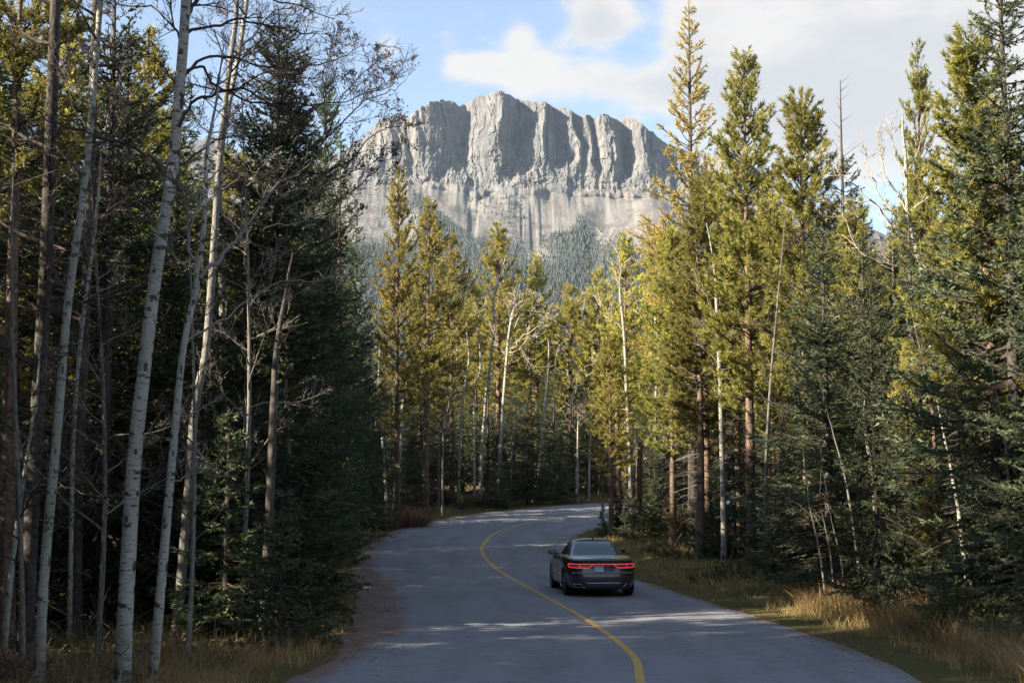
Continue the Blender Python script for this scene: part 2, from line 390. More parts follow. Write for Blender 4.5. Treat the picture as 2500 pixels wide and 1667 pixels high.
def road_material():
    m, k = material('asphalt')
    uv = k.n('ShaderNodeUVMap').outputs[0]; sp = k.n('ShaderNodeSeparateXYZ'); k.l(uv, sp.inputs[0])
    e, s = sp.outputs[0], sp.outputs[1]
    fine = k.noise(uv, 55.0, 3, 0.7); mid = k.noise(uv, 6.0, 5, 0.65); big = k.noise(k.vscale(uv, (1.0, 0.22, 1)), 0.9, 4, 0.6)
    grit = k.noise(uv, 140.0, 2, 0.6)
    col = k.mix(k.ss(fine, 0.25, 0.75), (0.155, 0.164, 0.186), (0.25, 0.26, 0.284))
    col = k.mix(k.m('MULTIPLY', k.ss(grit, 0.58, 0.72), 0.6), col, (0.33, 0.325, 0.32))
    col = k.mix(k.m('MULTIPLY', k.ss(big, 0.42, 0.70), 0.45), col, (0.125, 0.125, 0.134))
    mt = k.noise(uv, 3.2, 6, 0.75); mt2 = k.noise(uv, 17.0, 4, 0.7)
    col = k.mix(k.m('MULTIPLY', k.ss(mt, 0.50, 0.66), 0.40), col, (0.095, 0.096, 0.102)); col = k.mix(k.m('MULTIPLY', k.ss(mt2, 0.52, 0.66), 0.35), col, (0.27, 0.268, 0.265))
    # tyre tracks and dark oil line, in the lanes
    def band(c, wd):
        return k.m('SUBTRACT', 1.0, k.ss(k.m('ABSOLUTE', k.m('SUBTRACT', k.m('ADD', e, k.m('MULTIPLY', k.m('SUBTRACT', big, 0.5), 0.8)), c)), 0.0, wd))
    tr = k.m('ADD', k.m('ADD', band(-1.15, 0.5), band(-2.75, 0.5)), k.m('ADD', band(1.0, 0.45), band(2.6, 0.45)))
    col = k.mix(k.m('MULTIPLY', tr, k.m('MULTIPLY', k.ss(mid, 0.3, 0.7), 0.28), clamp=True), col, (0.09, 0.091, 0.098))
    # patch of older darker asphalt in the left lane, cracks
    cr = k.n('ShaderNodeTexVoronoi', feature='DISTANCE_TO_EDGE'); wv = k.n('ShaderNodeVectorMath', operation='ADD')
    k.l(uv, wv.inputs[0]); nc = k.t.nodes.new('ShaderNodeTexNoise'); k.l(uv, nc.inputs['Vector']); nc.inputs['Scale'].default_value = 1.7; nc.inputs['Detail'].default_value = 5
    k.l(nc.outputs['Color'], wv.inputs[1]); k.l(wv.outputs[0], cr.inputs['Vector']); cr.inputs['Scale'].default_value = 0.30
    ck = k.m('MULTIPLY', k.m('SUBTRACT', 1.0, k.ss(cr.outputs['Distance'], 0.003, 0.010)), k.ss(mid, 0.45, 0.6))
    col = k.mix(k.m('MULTIPLY', ck, 0.6), col, (0.05, 0.05, 0.053))
    # rust coloured needles blown to the edges
    nE = k.noise(k.vscale(uv, (1.6, 0.55, 1)), 1.0, 6, 0.72)
    nE2 = k.noise(k.vscale(uv, (9.0, 3.0, 1)), 1.0, 5, 0.75)
    drift = k.m('MULTIPLY', k.ss(s, 62.0, 70.0), k.m('SUBTRACT', 1.0, k.ss(s, 84.0, 92.0)))
    lft = k.m('ADD', k.ss(k.m('ADD', k.m('MULTIPLY', e, -1.0), k.m('MULTIPLY', drift, 0.6)), 3.35, 4.75), k.m('ADD', k.m('MULTIPLY', k.m('SUBTRACT', nE, 0.55), 1.5), k.m('MULTIPLY', k.m('SUBTRACT', nE2, 0.5), 0.9)))
    rgt = k.m('ADD', k.ss(e, 2.9, 3.75), k.m('ADD', k.m('MULTIPLY', k.m('SUBTRACT', nE, 0.62), 1.3), k.m('MULTIPLY', k.m('SUBTRACT', nE2, 0.5), 0.9)))
    nl = k.m('MAXIMUM', k.ss(lft, 0.50, 1.05), k.ss(rgt, 0.55, 1.1))
    ncol = k.mix(k.ss(fine, 0.35, 0.65), (0.115, 0.062, 0.036), (0.21, 0.12, 0.072))
    col = k.mix(k.m('MULTIPLY', nl, 0.85), col, ncol)
    hgt = k.m('ADD', fine, k.m('MULTIPLY', grit, 0.7))
    out(k, princ(k, col, 0.85, 0.25, normal=bump(k, hgt, 0.5, 0.006)))
    return m
M_ROAD = road_material()
def strip(name, mat, e0, e1, dz, ne, jit=0.0, s0=0, s1=None):
    idx = np.arange(s0, s1 or len(RC))
    if jit:
        ea = e0 + jit * fbm(RS[idx] * 0.6, RS[idx] * 0 + e0, o=4); eb = e1 + jit * fbm(RS[idx] * 0.6, RS[idx] * 0 + 9 + e1, o=4)
    else: ea = np.full(len(idx), e0); eb = np.full(len(idx), e1)
    f = np.linspace(0, 1, ne)
    E_ = ea[:, None] * (1 - f) + eb[:, None] * f
    x = RC[idx, 0][:, None] + RN[idx, 0][:, None] * E_; y = RC[idx, 1][:, None] + RN[idx, 1][:, None] * E_
    z = prof(y) + dz
    if jit: z[:, 0] -= 0.03; z[:, -1] -= 0.03
    g = Geo(); g.add(np.stack([x, y, z], -1), grid_tris(len(idx), ne), 0, np.stack([E_, np.broadcast_to(RS[idx][:, None], E_.shape)], -1))
    return tag(link(name, g.mesh(name, mat, True)), kind='structure')
road = strip('road', M_ROAD, -WL, WR, 0.0, 22, 0.075)
mm, k = material('yellow_road_paint')
uv = k.n('ShaderNodeUVMap').outputs[0]
pn = k.noise(uv, 60, 3, 0.7); pb = k.noise(k.vscale(uv, (6, 1.2, 1)), 1.0, 4)
c = k.mix(k.ss(pn, 0.3, 0.7), (0.46, 0.29, 0.085), (0.56, 0.37, 0.12)); c = k.mix(k.m('MULTIPLY', k.ss(pn, 0.52, 0.60), k.ss(pb, 0.40, 0.58)), c, (0.16, 0.13, 0.09))
out(k, princ(k, c, 0.8, 0.25, normal=bump(k, pn, 0.4, 0.004))); M_PAINT = mm
line = strip('road_marking', M_PAINT, -0.065, 0.065, 0.005, 3)

# ------------------------------------------------------------------ mountain
SKYL = np.array([(-600, 520), (-200, 470), (100, 420), (300, 390), (430, 350), (485, 325), (540, 365), (640, 395), (740, 400), (800, 375), (850, 345), (873, 330), (898, 306), (917, 292), (930, 287), (952, 278), (971, 279), (983, 287), (1005, 272), (1024, 261), (1044, 250), (1064, 244), (1093, 248), (1106, 252), (1118, 261), (1128, 254), (1137, 248), (1167, 236),
    (1195, 229), (1216, 223), (1225, 221), (1235, 231), (1260, 240), (1309, 250), (1338, 249), (1357, 264), (1392, 267), (1405, 274), (1421, 283), (1436, 281), (1450, 282), (1458, 289), (1470, 284), (1485, 280), (1504, 287), (1531, 299), (1538, 287), (1563, 289), (1592, 311), (1631, 341), (1656, 355), (1700, 371), (1749, 377), (1802, 372), (1851, 394), (1920, 443), (1990, 490), (2100, 545), (2300, 620), (2600, 690), (3200, 780)], float)
FOOT = np.array([(-600, 620), (300, 560), (700, 480), (900, 440), (996, 448), (1060, 466), (1113, 470), (1160, 482), (1215, 474), (1269, 480), (1313, 476), (1378, 474), (1410, 482), (1460, 478), (1530, 488), (1631, 486), (1750, 500), (1900, 540), (2200, 660), (3200, 800)], float)
PROT = np.array([(-600, 0), (700, 0), (860, -20), (925, 20), (980, 8), (1000, 38), (1040, 26), (1085, 0), (1122, -38), (1150, -12), (1215, 48), (1228, 44), (1262, -26), (1300, 0), (1336, 34), (1362, -26), (1390, -4), (1416, 14), (1424, -8), (1446, 8), (1456, -14), (1480, 10), (1502, 14), (1531, -40), (1542, -22), (1580, 24), (1640, 0), (1740, -10), (1800, 30), (1860, -20), (2000, 0), (3200, 0)], float)
D0 = 3400.0
px = np.unique(np.concatenate([np.arange(-600, 600, 12.0), np.arange(600, 840, 5.0), np.arange(840, 1960, 2.3), np.arange(1960, 3200, 16.0)]))
X0 = (px - 1250) / F * D0
v_low = np.linspace(0, 1, 70)                     # wooded lower slope
v_tal = np.linspace(0, 1, 72)[1:]                 # scree
v_clf = np.linspace(0, 1, 175)[1:]                # cliff
v_bak = np.linspace(0, 1, 10)[1:]                 # far side
top_py = np.interp(px, SKYL[:, 0], SKYL[:, 1]) + 2.4 * fbm(px * 0.10, px * 0, o=5, g=0.6)
foot_py = np.interp(px, FOOT[:, 0], FOOT[:, 1]) + 5 * fbm(px * 0.03, px * 0 + 3, o=4)
prot = np.interp(px, PROT[:, 0], PROT[:, 1])
def zof(py, d): 
    v = (833.5 - py) / F
    return CZ + (math.sin(TH) + math.cos(TH) * v) / (math.cos(TH) - math.sin(TH) * v) * d
foot_y = D0 + 0 * px; foot_z = zof(foot_py, foot_y)
XX = X0[:, None]
# cliff
hh = v_clf[None]
zc0 = foot_z[:, None] + (zof(top_py, D0 + 130.0) - foot_z)[:, None] * v_clf
batter = 78.0 * np.minimum(hh / 0.36, 1) ** 0.9 + 52.0 * np.clip((hh - 0.36) / 0.64, 0, 1)
warp = 9 * fbm(XX * 0.015, zc0 * 0.010, o=4)
def facets(x, z, g1, g2, seed):
    """Angular rock: every irregular cell is a plane of its own tilt."""
    fx, fz = np.floor(x), np.floor(z); best = np.full(x.shape, 9e9); val = np.zeros(x.shape)
    for i in (-1, 0, 1):
        for j in (-1, 0, 1):
            ix, iz = fx + i, fz + j; sd = np.full_like(ix, seed)
            cx_ = ix + hash3(ix, iz, sd); cz_ = iz + hash3(ix, iz, sd + 1)
            d = (x - cx_) ** 2 + (z - cz_) ** 2
            h = (hash3(ix, iz, sd + 2) - 0.5) + (hash3(ix, iz, sd + 3) - 0.5) * g1 * (x - cx_) + (hash3(ix, iz, sd + 4) - 0.5) * g2 * (z - cz_)
            val = np.where(d < best, h, val); best = np.minimum(best, d)
    return val
pr = np.interp((XX + warp * 1.2 + (1 - hh) * 30 * fbm(XX * 0.006, zc0 * 0.004 + 4, o=3)).ravel(), X0, prot).reshape(zc0.shape)
rel = 1.4 * pr * sstep(hh, 0.06, 0.62)
xw = XX + warp
low = 1 - 0.62 * sstep(hh, 0.25, 0.6)
ridg = lambda a: 1 - np.abs(a) * 2
rel = rel + 7.0 * facets(xw / 48, zc0 / 260, 2.6, 0.8, 3) + low * 8.0 * facets(xw / 26, zc0 / 60, 2.4, 1.6, 11) + 4.6 * facets(xw / 12 + 0.2 * zc0 / 40, zc0 / 70, 2.4, 1.2, 23) + low * 3.6 * facets(xw / 7, zc0 / 13, 2.4, 2.0, 31) + 1.6 * facets(xw / 4.5, zc0 / 20, 2.4, 1.5, 47)
rel = rel + low * 5 * ridg(vnoise(xw * 0.028, zc0 * 0.008)) + 2.4 * ridg(vnoise(xw * 0.07 + 5, zc0 * 0.006)) + 1.2 * fbm(xw * 0.2, zc0 * 0.06, o=3)
rel = rel + 1.6 * vnoise(XX * 0.004, zc0 * 0.055 + XX * 0.004) + 1.1 * vnoise(XX * 0.01, zc0 * 0.16 + XX * 0.012)     # bedding ledges
def buttress(cx, half, py_top, amt):
    zt_ = zof(py_top, D0); zb = np.interp(cx, X0, foot_z)
    ztop = zb + (zt_ - zb) * np.clip(1 - np.abs((XX + 0.6 * warp - cx) / half) ** 1.1, 0, 1) + 6 * fbm(XX * 0.06, zc0 * 0.04, o=3)
    return amt * sstep(ztop - zc0, -6, 34)
rel = rel + buttress((1272 - 1250) * 0.98, 96, 408, 46) + buttress((1130 - 1250) * 0.98, 62, 434, 24) + buttress((1440 - 1250) * 0.98, 55, 450, 24) + buttress((1035 - 1250) * 0.98, 45, 428, 20) + buttress((1560 - 1250) * 0.98, 70, 438, 20)
pushed = (rel - batter)[:, 8:40].max(1); ker = np.exp(-np.linspace(-2, 2, 9) ** 2); pushed = np.convolve(np.pad(pushed, 4, mode='edge'), ker / ker.sum(), mode='valid')
foot_y = D0 - pushed - 14.0; foot_z = zof(foot_py, foot_y)
tal_len = 400 + 40 * fbm(px * 0.01, px * 0 + 7, o=3)
kw = np.exp(-np.linspace(-2, 2, 91) ** 2); sm = lambda a: np.convolve(np.pad(a, 45, mode='edge'), kw / kw.sum(), mode='valid')
tal_y = sm(foot_y) - tal_len; tal_z = sm(foot_z) - tal_len * 0.60
low_y = np.full_like(px, 1750.0); low_z = np.full_like(px, 20.0)
# lower slope
yl = low_y[:, None] + (tal_y - low_y)[:, None] * v_low; zl = low_z[:, None] + (tal_z - low_z)[:, None] * (0.55 * v_low + 0.45 * v_low ** 2)
bl = sstep(v_low, 0, 0.2)[None]
zl = zl + bl * (24 * fbm(XX * 0.0045 + yl * 0.001, yl * 0.0022, o=4) + 3 * fbm(XX * 0.05, yl * 0.05, o=3)) * (1 - 0.7 * sstep(v_low, 0.8, 1.0)[None])
# scree
yt = tal_y[:, None] + (foot_y - tal_y)[:, None] * v_tal; zt = tal_z[:, None] + (sm(foot_z) - tal_z)[:, None] * (v_tal + 0.10 * np.sin(v_tal * math.pi) * -1)
fade = 1 - sstep(v_tal, 0.88, 1.0)[None]
yt = tal_y[:, None] + (sm(foot_y) - tal_y)[:, None] * v_tal + (foot_y - sm(foot_y))[:, None] * v_tal ** 8; zt = zt + (foot_z - sm(foot_z))[:, None] * v_tal ** 5
chute = fbm(XX * 0.02 + 3, yt * 0.0008, o=2)
zt = zt + fade * (12 * fbm(XX * 0.006 + 9, yt * 0.0015, o=2) + 0.7 * fbm(XX * 0.09, yt * 0.006, o=3) + 0.5 * fbm(XX * 0.15, yt * 0.15, o=2) - 3.5 * np.abs(chute) - 5.0 * sstep(fbm(XX * 0.035 + 8, yt * 0.0015, o=2), 0.25, 0.6)) + (1 - v_tal)[None] * 24 * 0.3 * fbm(XX * 0.0045 + yt * 0.001, yt * 0.0022, o=4)
# gullies and wooded spurs that come down through the scree
def spur(xa, ya, xb, yb, wd, h, yy):
    t = np.clip((yy - ya) / (yb - ya), 0, 1); xc = xa + (xb - xa) * t
    return h * np.exp(-((XX - xc) / wd) ** 2) * sstep(t, 0.0, 0.25) 
for a in ((-190, 3380, -60, 2900, 75, 42), (170, 3390, 250, 2850, 42, 26), (330, 3390, 380, 2900, 60, 34)):
    zt = zt + fade * spur(*a, yt); zl = zl + spur(*a, yl) * sstep(v_low, 0.55, 0.95)[None]
for a in ((95, 3380, 40, 2900, 60, -14), (215, 3390, 160, 2800, 34, -30)):
    zt = zt + fade * spur(*a, yt)
edge = sstep(hh, -0.01, 0.12)
yc = foot_y[:, None] * (1 - edge) + (D0 + batter - rel) * edge
zc = foot_z[:, None] + (zof(np.broadcast_to(top_py[:, None], yc.shape), yc[:, -1:]) - foot_z[:, None]) * hh
# far side
yb = yc[:, -1:] + 500 * v_bak[None]; zb = zc[:, -1:] - 260 * v_bak[None] ** 1.1
YM = np.concatenate([yl, yt, yc, yb], 1); ZM = np.concatenate([zl, zt, zc, zb], 1)
XM = X0[:, None] * (1 + 0 * YM)
XM = XM * (0.75 + 0.25 * YM / D0)
nvl = YM.shape[1]
rock = np.zeros_like(YM); rock[:, len(v_low) + len(v_tal) - 2:] = 1.0
# where conifers grow
dmx = YM; uu = XM / dmx; vv = (ZM - CZ) / dmx
wd_ = math.cos(TH) + math.sin(TH) * vv
PXM = 1250 + F * uu / wd_; PYM = 833.5 - F * (math.cos(TH) * vv - math.sin(TH)) / wd_
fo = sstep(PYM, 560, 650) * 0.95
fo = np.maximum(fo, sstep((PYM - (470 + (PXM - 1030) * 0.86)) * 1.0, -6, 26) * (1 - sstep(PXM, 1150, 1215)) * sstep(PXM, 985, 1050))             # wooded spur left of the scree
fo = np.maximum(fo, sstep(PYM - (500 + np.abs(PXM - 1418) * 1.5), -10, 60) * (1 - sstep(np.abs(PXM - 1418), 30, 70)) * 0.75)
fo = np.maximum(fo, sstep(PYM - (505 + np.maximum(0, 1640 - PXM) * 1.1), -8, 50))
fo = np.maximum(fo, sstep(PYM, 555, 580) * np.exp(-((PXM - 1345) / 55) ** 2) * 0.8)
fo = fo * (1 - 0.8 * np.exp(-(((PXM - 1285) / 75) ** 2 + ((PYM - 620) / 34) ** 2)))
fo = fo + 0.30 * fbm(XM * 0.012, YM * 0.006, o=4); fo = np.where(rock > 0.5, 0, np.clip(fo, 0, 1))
strk = np.broadcast_to((X0 + 10 * fbm(X0 * 0.01, X0 * 0, o=2))[:, None], YM.shape)
def mountain_material():
    m, k = material('mountain_rock')
    t = k.n('ShaderNodeTexCoord'); o = t.outputs['Object']
    rk = k.n('ShaderNodeAttribute', attribute_name='rock').outputs['Fac']; fr = k.n('ShaderNodeAttribute', attribute_name='forest').outputs['Fac']
    a = k.noise(k.vscale(o, (0.03, 0.03, 0.008)), 1.0, 7, 0.65, 0.4); b = k.noise(k.vscale(o, (0.006, 0.006, 0.05)), 1.0, 5, 0.6, 0.3); c3 = k.noise(o, 0.007, 3)
    f = k.noise(k.vscale(o, (0.12, 0.12, 0.05)), 1.0, 6, 0.7)
    r = k.mix(k.ss(a, 0.33, 0.67), (0.128, 0.134, 0.141), (0.228, 0.226, 0.222))
    r = k.mix(k.m('MULTIPLY', k.ss(c3, 0.46, 0.62), 0.38), r, (0.27, 0.222, 0.178))
    r = k.mix(k.m('MULTIPLY', k.ss(b, 0.5, 0.66), 0.45), r, (0.112, 0.112, 0.114))
    r = k.mix(k.m('MULTIPLY', k.ss(f, 0.5, 0.68), 0.4), r, (0.096, 0.096, 0.097))
    vs = k.noise(k.vscale(o, (0.05, 0.05, 0.0045)), 1.0, 5, 0.65, 0.5)
    r = k.mix(k.m('MULTIPLY', k.ss(vs, 0.48, 0.60), 0.65), r, (0.075, 0.077, 0.082))
    s1 = k.noise(k.vscale(o, (0.05, 0.004, 0.0)), 1.0, 5, 0.6); s2 = k.noise(o, 0.02, 5, 0.7)
    tal = k.mix(k.ss(s1, 0.36, 0.64), (0.140, 0.136, 0.132), (0.21, 0.202, 0.192)); tal = k.mix(k.m('MULTIPLY', k.ss(s2, 0.46, 0.62), 0.7), tal, (0.088, 0.083, 0.076))
    col = k.mix(rk, tal, r)
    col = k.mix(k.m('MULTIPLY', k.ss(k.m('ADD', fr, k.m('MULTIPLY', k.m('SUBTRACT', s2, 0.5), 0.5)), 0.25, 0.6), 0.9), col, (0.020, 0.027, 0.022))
    ck = k.noise(k.vscale(o, (0.22, 0.22, 0.02)), 1.0, 5, 0.7, 0.6)
    ck = k.m('ABSOLUTE', k.m('SUBTRACT', ck, 0.5))
    col = k.mix(k.m('MULTIPLY', k.m('MULTIPLY', rk, k.m('SUBTRACT', 1.0, k.ss(ck, 0.0, 0.035))), 0.5), col, (0.05, 0.052, 0.056))
    bh = k.m('ADD', k.m('MULTIPLY', a, 1.2), k.m('ADD', f, k.m('MULTIPLY', ck, 2.0)))
    out(k, princ(k, col, 0.95, 0.1, normal=bump(k, bh, 0.8, 3.0)))
    return m
gm = Geo(); gm.add(np.stack([XM, YM, ZM], -1), grid_tris(len(px), nvl))
mountain = link('mountain', gm.mesh('mountain', mountain_material(), False, {'rock': rock.ravel(), 'forest': fo.ravel()})); tag(mountain, kind='structure')
# conifers on the mountain slopes, too many and too small to count
rg = np.random.default_rng(5)
nl = len(v_low) + len(v_tal) - 2
ci = rg.integers(0, len(px), 300000); cj = rg.integers(0, nl, 300000)
ok = (PXM[ci, cj] > 840) & (PXM[ci, cj] < 1960) & (PYM[ci, cj] < 800) & (rg.random(300000) < (fo[ci, cj] ** 1.8) * 0.8 + 0.003 * (fo[ci, cj] > 0.02))
ci, cj = ci[ok][:38000], cj[ok][:38000]
B = np.stack([XM[ci, cj], YM[ci, cj], ZM[ci, cj]], 1) + rg.normal(size=(len(ci), 3)) * np.array([3.0, 5.0, 0.0]) - np.array([0, 0, 1.0])
hgt = rg.uniform(6, 15, len(ci)); rad = hgt * rg.uniform(0.13, 0.2, len(ci))
ang = np.arange(4) * math.pi / 2
ringv = B[:, None] + np.stack([rad[:, None] * np.cos(ang), rad[:, None] * np.sin(ang), np.zeros((len(ci), 4)) + hgt[:, None] * 0.08], -1)
tip = (B + np.stack([0 * hgt, 0 * hgt, hgt], 1))[:, None]
VV = np.concatenate([ringv, tip], 1).reshape(-1, 3); ii = np.arange(len(ci)) * 5
TT = np.concatenate([np.stack([ii + a, ii + (a + 1) % 4, ii + 4], 1) for a in range(4)])
gt = Geo(); gt.add(VV, TT)
M_FARTREE = foliage('far_conifers', (0.012, 0.020, 0.017), (0.018, 0.027, 0.020), (0.028, 0.036, 0.024), 0.02)
tag(link('forest', gt.mesh('far_forest', M_FARTREE)), 'dark conifer forest covering the lower slopes of the mountain', 'forest', kind='stuff')
# ------------------------------------------------------------------ tree prototypes (shared mesh data)
def needles_on(B, D, L, step, per, nl, nw, spread, rng, up=0.0, t0=0.0):
    """Needle tufts along straight twigs B + D*L."""
    cnt = np.maximum((L / step).astype(int), 1) * per
    i = np.repeat(np.arange(len(B)), cnt); q = len(i)
    t = t0 + (1 - t0) * rng.random(q)
    P = B[i] + D[i] * (L[i] * t)[:, None]
    perp = norm(np.cross(D[i], rng.normal(size=(q, 3))))
    a = spread * (0.6 + 0.7 * rng.random(q)); a = a * (1 - 0.5 * (t > 0.9))
    dd = norm(D[i] * np.cos(a)[:, None] + perp * np.sin(a)[:, None] + np.array([0, 0, up]))
    return blades(P, dd, nl * (0.7 + 0.6 * rng.random(q)), nw * (0.7 + 0.6 * rng.random(q)), rng)

def trunk_line(H, n, bend, rng, lean=(0, 0)):
    t = np.linspace(0, 1, n)
    ph = rng.random(4) * 6.28
    x = bend * (np.sin(t * 3 + ph[0]) - math.sin(ph[0])) * H * 0.5 + lean[0] * H * t
    y = bend * (np.sin(t * 3.4 + ph[1]) - math.sin(ph[1])) * H * 0.5 + lean[1] * H * t
    return np.stack([x, y, t * H], 1)
def at_height(TL, h):
    return np.stack([np.interp(h, TL[:, 2], TL[:, 0]), np.interp(h, TL[:, 2], TL[:, 1]), h], -1)

def conifer(name, kind, H, R, cb, nbr, seed, mats, fine=1.0, dead=30, r0=None, gaps=0.0, bend=0.006, deadtop=0.0, shape=0.85):
    """Returns dict(trunk mesh, crown mesh, H). kind: spruce / pine / larch."""
    rng = np.random.default_rng(seed)
    r0 = r0 or H * 0.0105
    TL = trunk_line(H, 14, bend, rng)
    g = Geo()
    tr = r0 * (1 - TL[:, 2] / H) ** 0.85 + 0.012; tr[0] *= 1.25
    V, T, UV = tubes(TL, tr, 9); UV[:, 0] *= 1.0; g.add(V, T, 0, UV)
    tm = g.mesh(name + '_trunk', [mats[0]], True)
    c = Geo()
    # living branches
    u = np.sort(rng.random(nbr)) ** (1.0 if kind == 'spruce' else 0.9)
    hb = H * (cb + (0.985 - cb) * u)
    if kind == 'pine':                                  # whorls
        wn = 24; hb = H * (cb + (0.985 - cb) * (np.round(u * wn) / wn + rng.normal(size=nbr) * 0.008)); hb = np.clip(hb, cb * H, 0.985 * H)
    f = (hb / H - cb) / (1 - cb); f = np.clip(f, 0, 1)
    if kind == 'spruce': Lb = R * ((1 - f) ** shape * (0.70 + 0.45 * rng.random(nbr)) * (0.75 + 0.25 * sstep(f, 0, 0.12)) + 0.05)
    elif kind == 'pine': Lb = R * ((1 - f) ** 0.62 * (0.45 + 0.75 * rng.random(nbr)) * (0.55 + 0.45 * sstep(f, 0, 0.25)) + 0.10)
    else: Lb = R * ((1 - f) ** 0.9 * (0.55 + 0.6 * rng.random(nbr)) + 0.06)
    az = rng.random(nbr) * 2 * math.pi
    keep = np.ones(nbr, bool)
    if gaps:                                            # whole sectors missing: sky shows through
        gv = vnoise(az * 0.9 + seed, hb * 0.8 + 3) ; keep = gv > (-1 + 2 * gaps)
    if deadtop: keep &= hb / H < 1 - deadtop
    hb, f, Lb, az = hb[keep], f[keep], Lb[keep], az[keep]; nb = len(hb)
    el0 = {'spruce': -0.16 + 0.75 * f, 'pine': 0.12 + 0.75 * f, 'larch': -0.02 + 0.7 * f}[kind] + rng.normal(size=nb) * 0.13
    cu = {'spruce': -0.22 * (1 - f) + 0.16, 'pine': 0.22, 'larch': 0.20}[kind] + 0 * f
    np_ = 6; t = np.linspace(0, 1, np_)
    rr_ = Lb[:, None] * t[None] * np.cos(el0)[:, None]
    zz = Lb[:, None] * (np.sin(el0)[:, None] * t[None] + cu[:, None] * (t ** 2.2)[None] - (0.14 * np.sin(t * math.pi)[None] * (1 - f)[:, None] if kind == 'spruce' else 0))
    aw = az[:, None] + np.cumsum(rng.normal(size=(nb, np_)) * 0.06, 1)
    B0 = at_height(TL, hb)
    P = B0[:, None] + np.stack([np.cos(aw) * rr_, np.sin(aw) * rr_, zz], -1)
    Rb = (0.010 + 0.012 * Lb)[:, None] * np.linspace(1, 0.25, np_)[None]
    V, T, UV = tubes(P, Rb, 3); c.add(V, T, 0, UV)
    # twigs
    if kind == 'spruce': cnt, lr, an = max(int(17 * fine), 6), 0.30, 0.95
    elif kind == 'pine': cnt, lr, an = max(int(11 * fine), 5), 0.28, 0.85
    else: cnt, lr, an = max(int(15 * fine), 6), 0.22, 0.9
    m, n, _ = P.shape
    cnts = np.maximum((cnt * np.clip(Lb / (R * 0.6), 0.35, 1.5)).astype(int), 3)
    idx = np.repeat(np.arange(m), cnts); q = len(idx)
    tt = (0.10 if kind == 'spruce' else 0.22) + (0.90 if kind == 'spruce' else 0.78) * rng.random(q) ** 0.85
    fi = tt * (n - 1); i0 = np.minimum(fi.astype(int), n - 2); fr = (fi - i0)[:, None]
    tb = P[idx, i0] * (1 - fr) + P[idx, i0 + 1] * fr
    tan = norm(P[idx, i0 + 1] - P[idx, i0])
    sd_ = norm(np.cross(tan, np.array([0, 0, 1.0]))) * np.where(rng.random(q) < 0.5, -1, 1)[:, None]
    roll = rng.normal(size=q) * (0.35 if kind == 'spruce' else 0.9)
    upv = np.cross(sd_, tan); sv = norm(sd_ * np.cos(roll)[:, None] + upv * np.sin(roll)[:, None])
    a = an * (0.7 + 0.5 * rng.random(q))[:, None]
    td = norm(tan * np.cos(a) + sv * np.sin(a) + np.array([0, 0, {'spruce': -0.18, 'pine': 0.35, 'larch': -0.1}[kind]]))
    tl = np.clip(Lb[idx] * lr * (0.5 + 0.9 * rng.random(q)) * (1.15 - tt * 0.75), 0.08, 0.75)
    # branch tips and the leader also carry needles
    tb = np.concatenate([tb, P[:, -2], P[:, -3]]); td = np.concatenate([td, norm(P[:, -1] - P[:, -2]), norm(P[:, -2] - P[:, -3])]); tl = np.concatenate([tl, np.linalg.norm(P[:, -1] - P[:, -2], axis=1) * 1.1, np.linalg.norm(P[:, -2] - P[:, -3], axis=1)])
    if not deadtop:
        lh = np.linspace(0.93, 0.99, 5) * H; tb = np.concatenate([tb, at_height(TL, lh)]); td = np.concatenate([td, np.tile([[0, 0, 1.0]], (5, 1))]); tl = np.concatenate([tl, np.full(5, 0.02 * H)])
    V, T = blades(tb, td, tl, np.full(len(tb), 0.012), rng); c.add(V, T, 0)
    if kind == 'spruce':
        V, T = needles_on(tb, td, tl, 0.055, 3 if fine >= 0.8 else 2, 0.088 / min(fine, 1) ** 0.5, 0.036 / min(fine, 1) ** 0.7, 0.72, rng, 0.03)
    elif kind == 'pine':
        ok = tl > 0.10
        V, T = needles_on(tb[ok], td[ok], np.clip(tl[ok], 0.2, 0.36), 0.022, 2, 0.135, 0.033 / min(fine, 1) ** 0.7, 1.05, rng, 0.10, 0.15)
    else:
        V, T = needles_on(tb, td, tl, 0.036, 3, 0.085, 0.042, 1.0, rng, 0.0)
    c.add(V, T, 1)
    # dead lower and inner twigs
    if dead:
        h = H * (0.06 + (cb + 0.22 - 0.06) * rng.random(dead)); a = rng.random(dead) * 6.283
        L = R * (0.25 + 0.6 * rng.random(dead)); tq = np.linspace(0, 1, 4)
        sag = rng.normal(size=dead) * 0.12 - 0.12
        Q = at_height(TL, h)[:, None] + np.stack([np.cos(a)[:, None] * L[:, None] * tq, np.sin(a)[:, None] * L[:, None] * tq, L[:, None] * (sag[:, None] * tq - 0.1 * tq ** 2)], -1)
        Q[:, 1:] += rng.normal(size=Q[:, 1:].shape) * 0.03
        rQ = (0.006 + 0.008 * L)[:, None] * np.linspace(1, 0.3, 4)[None]
        V, T, UV = tubes(Q, rQ, 3); c.add(V, T, 2, UV)
        C2, r2, L2 = children(Q, rQ, 7, 0.35, 0.8, rng, 3, 0.2, -0.05, 0.2)
        d2 = norm(C2[:, -1] - C2[:, 0]); V, T = blades(C2[:, 0], d2, L2, np.full(len(L2), 0.011), rng); c.add(V, T, 2)
        C3, r3, L3 = children(C2, r2, 3, 0.5, 0.7, rng, 2, 0.2, -0.05)
        V, T = blades(C3[:, 0], norm(C3[:, -1] - C3[:, 0]), L3, np.full(len(L3), 0.008), rng); c.add(V, T, 2)
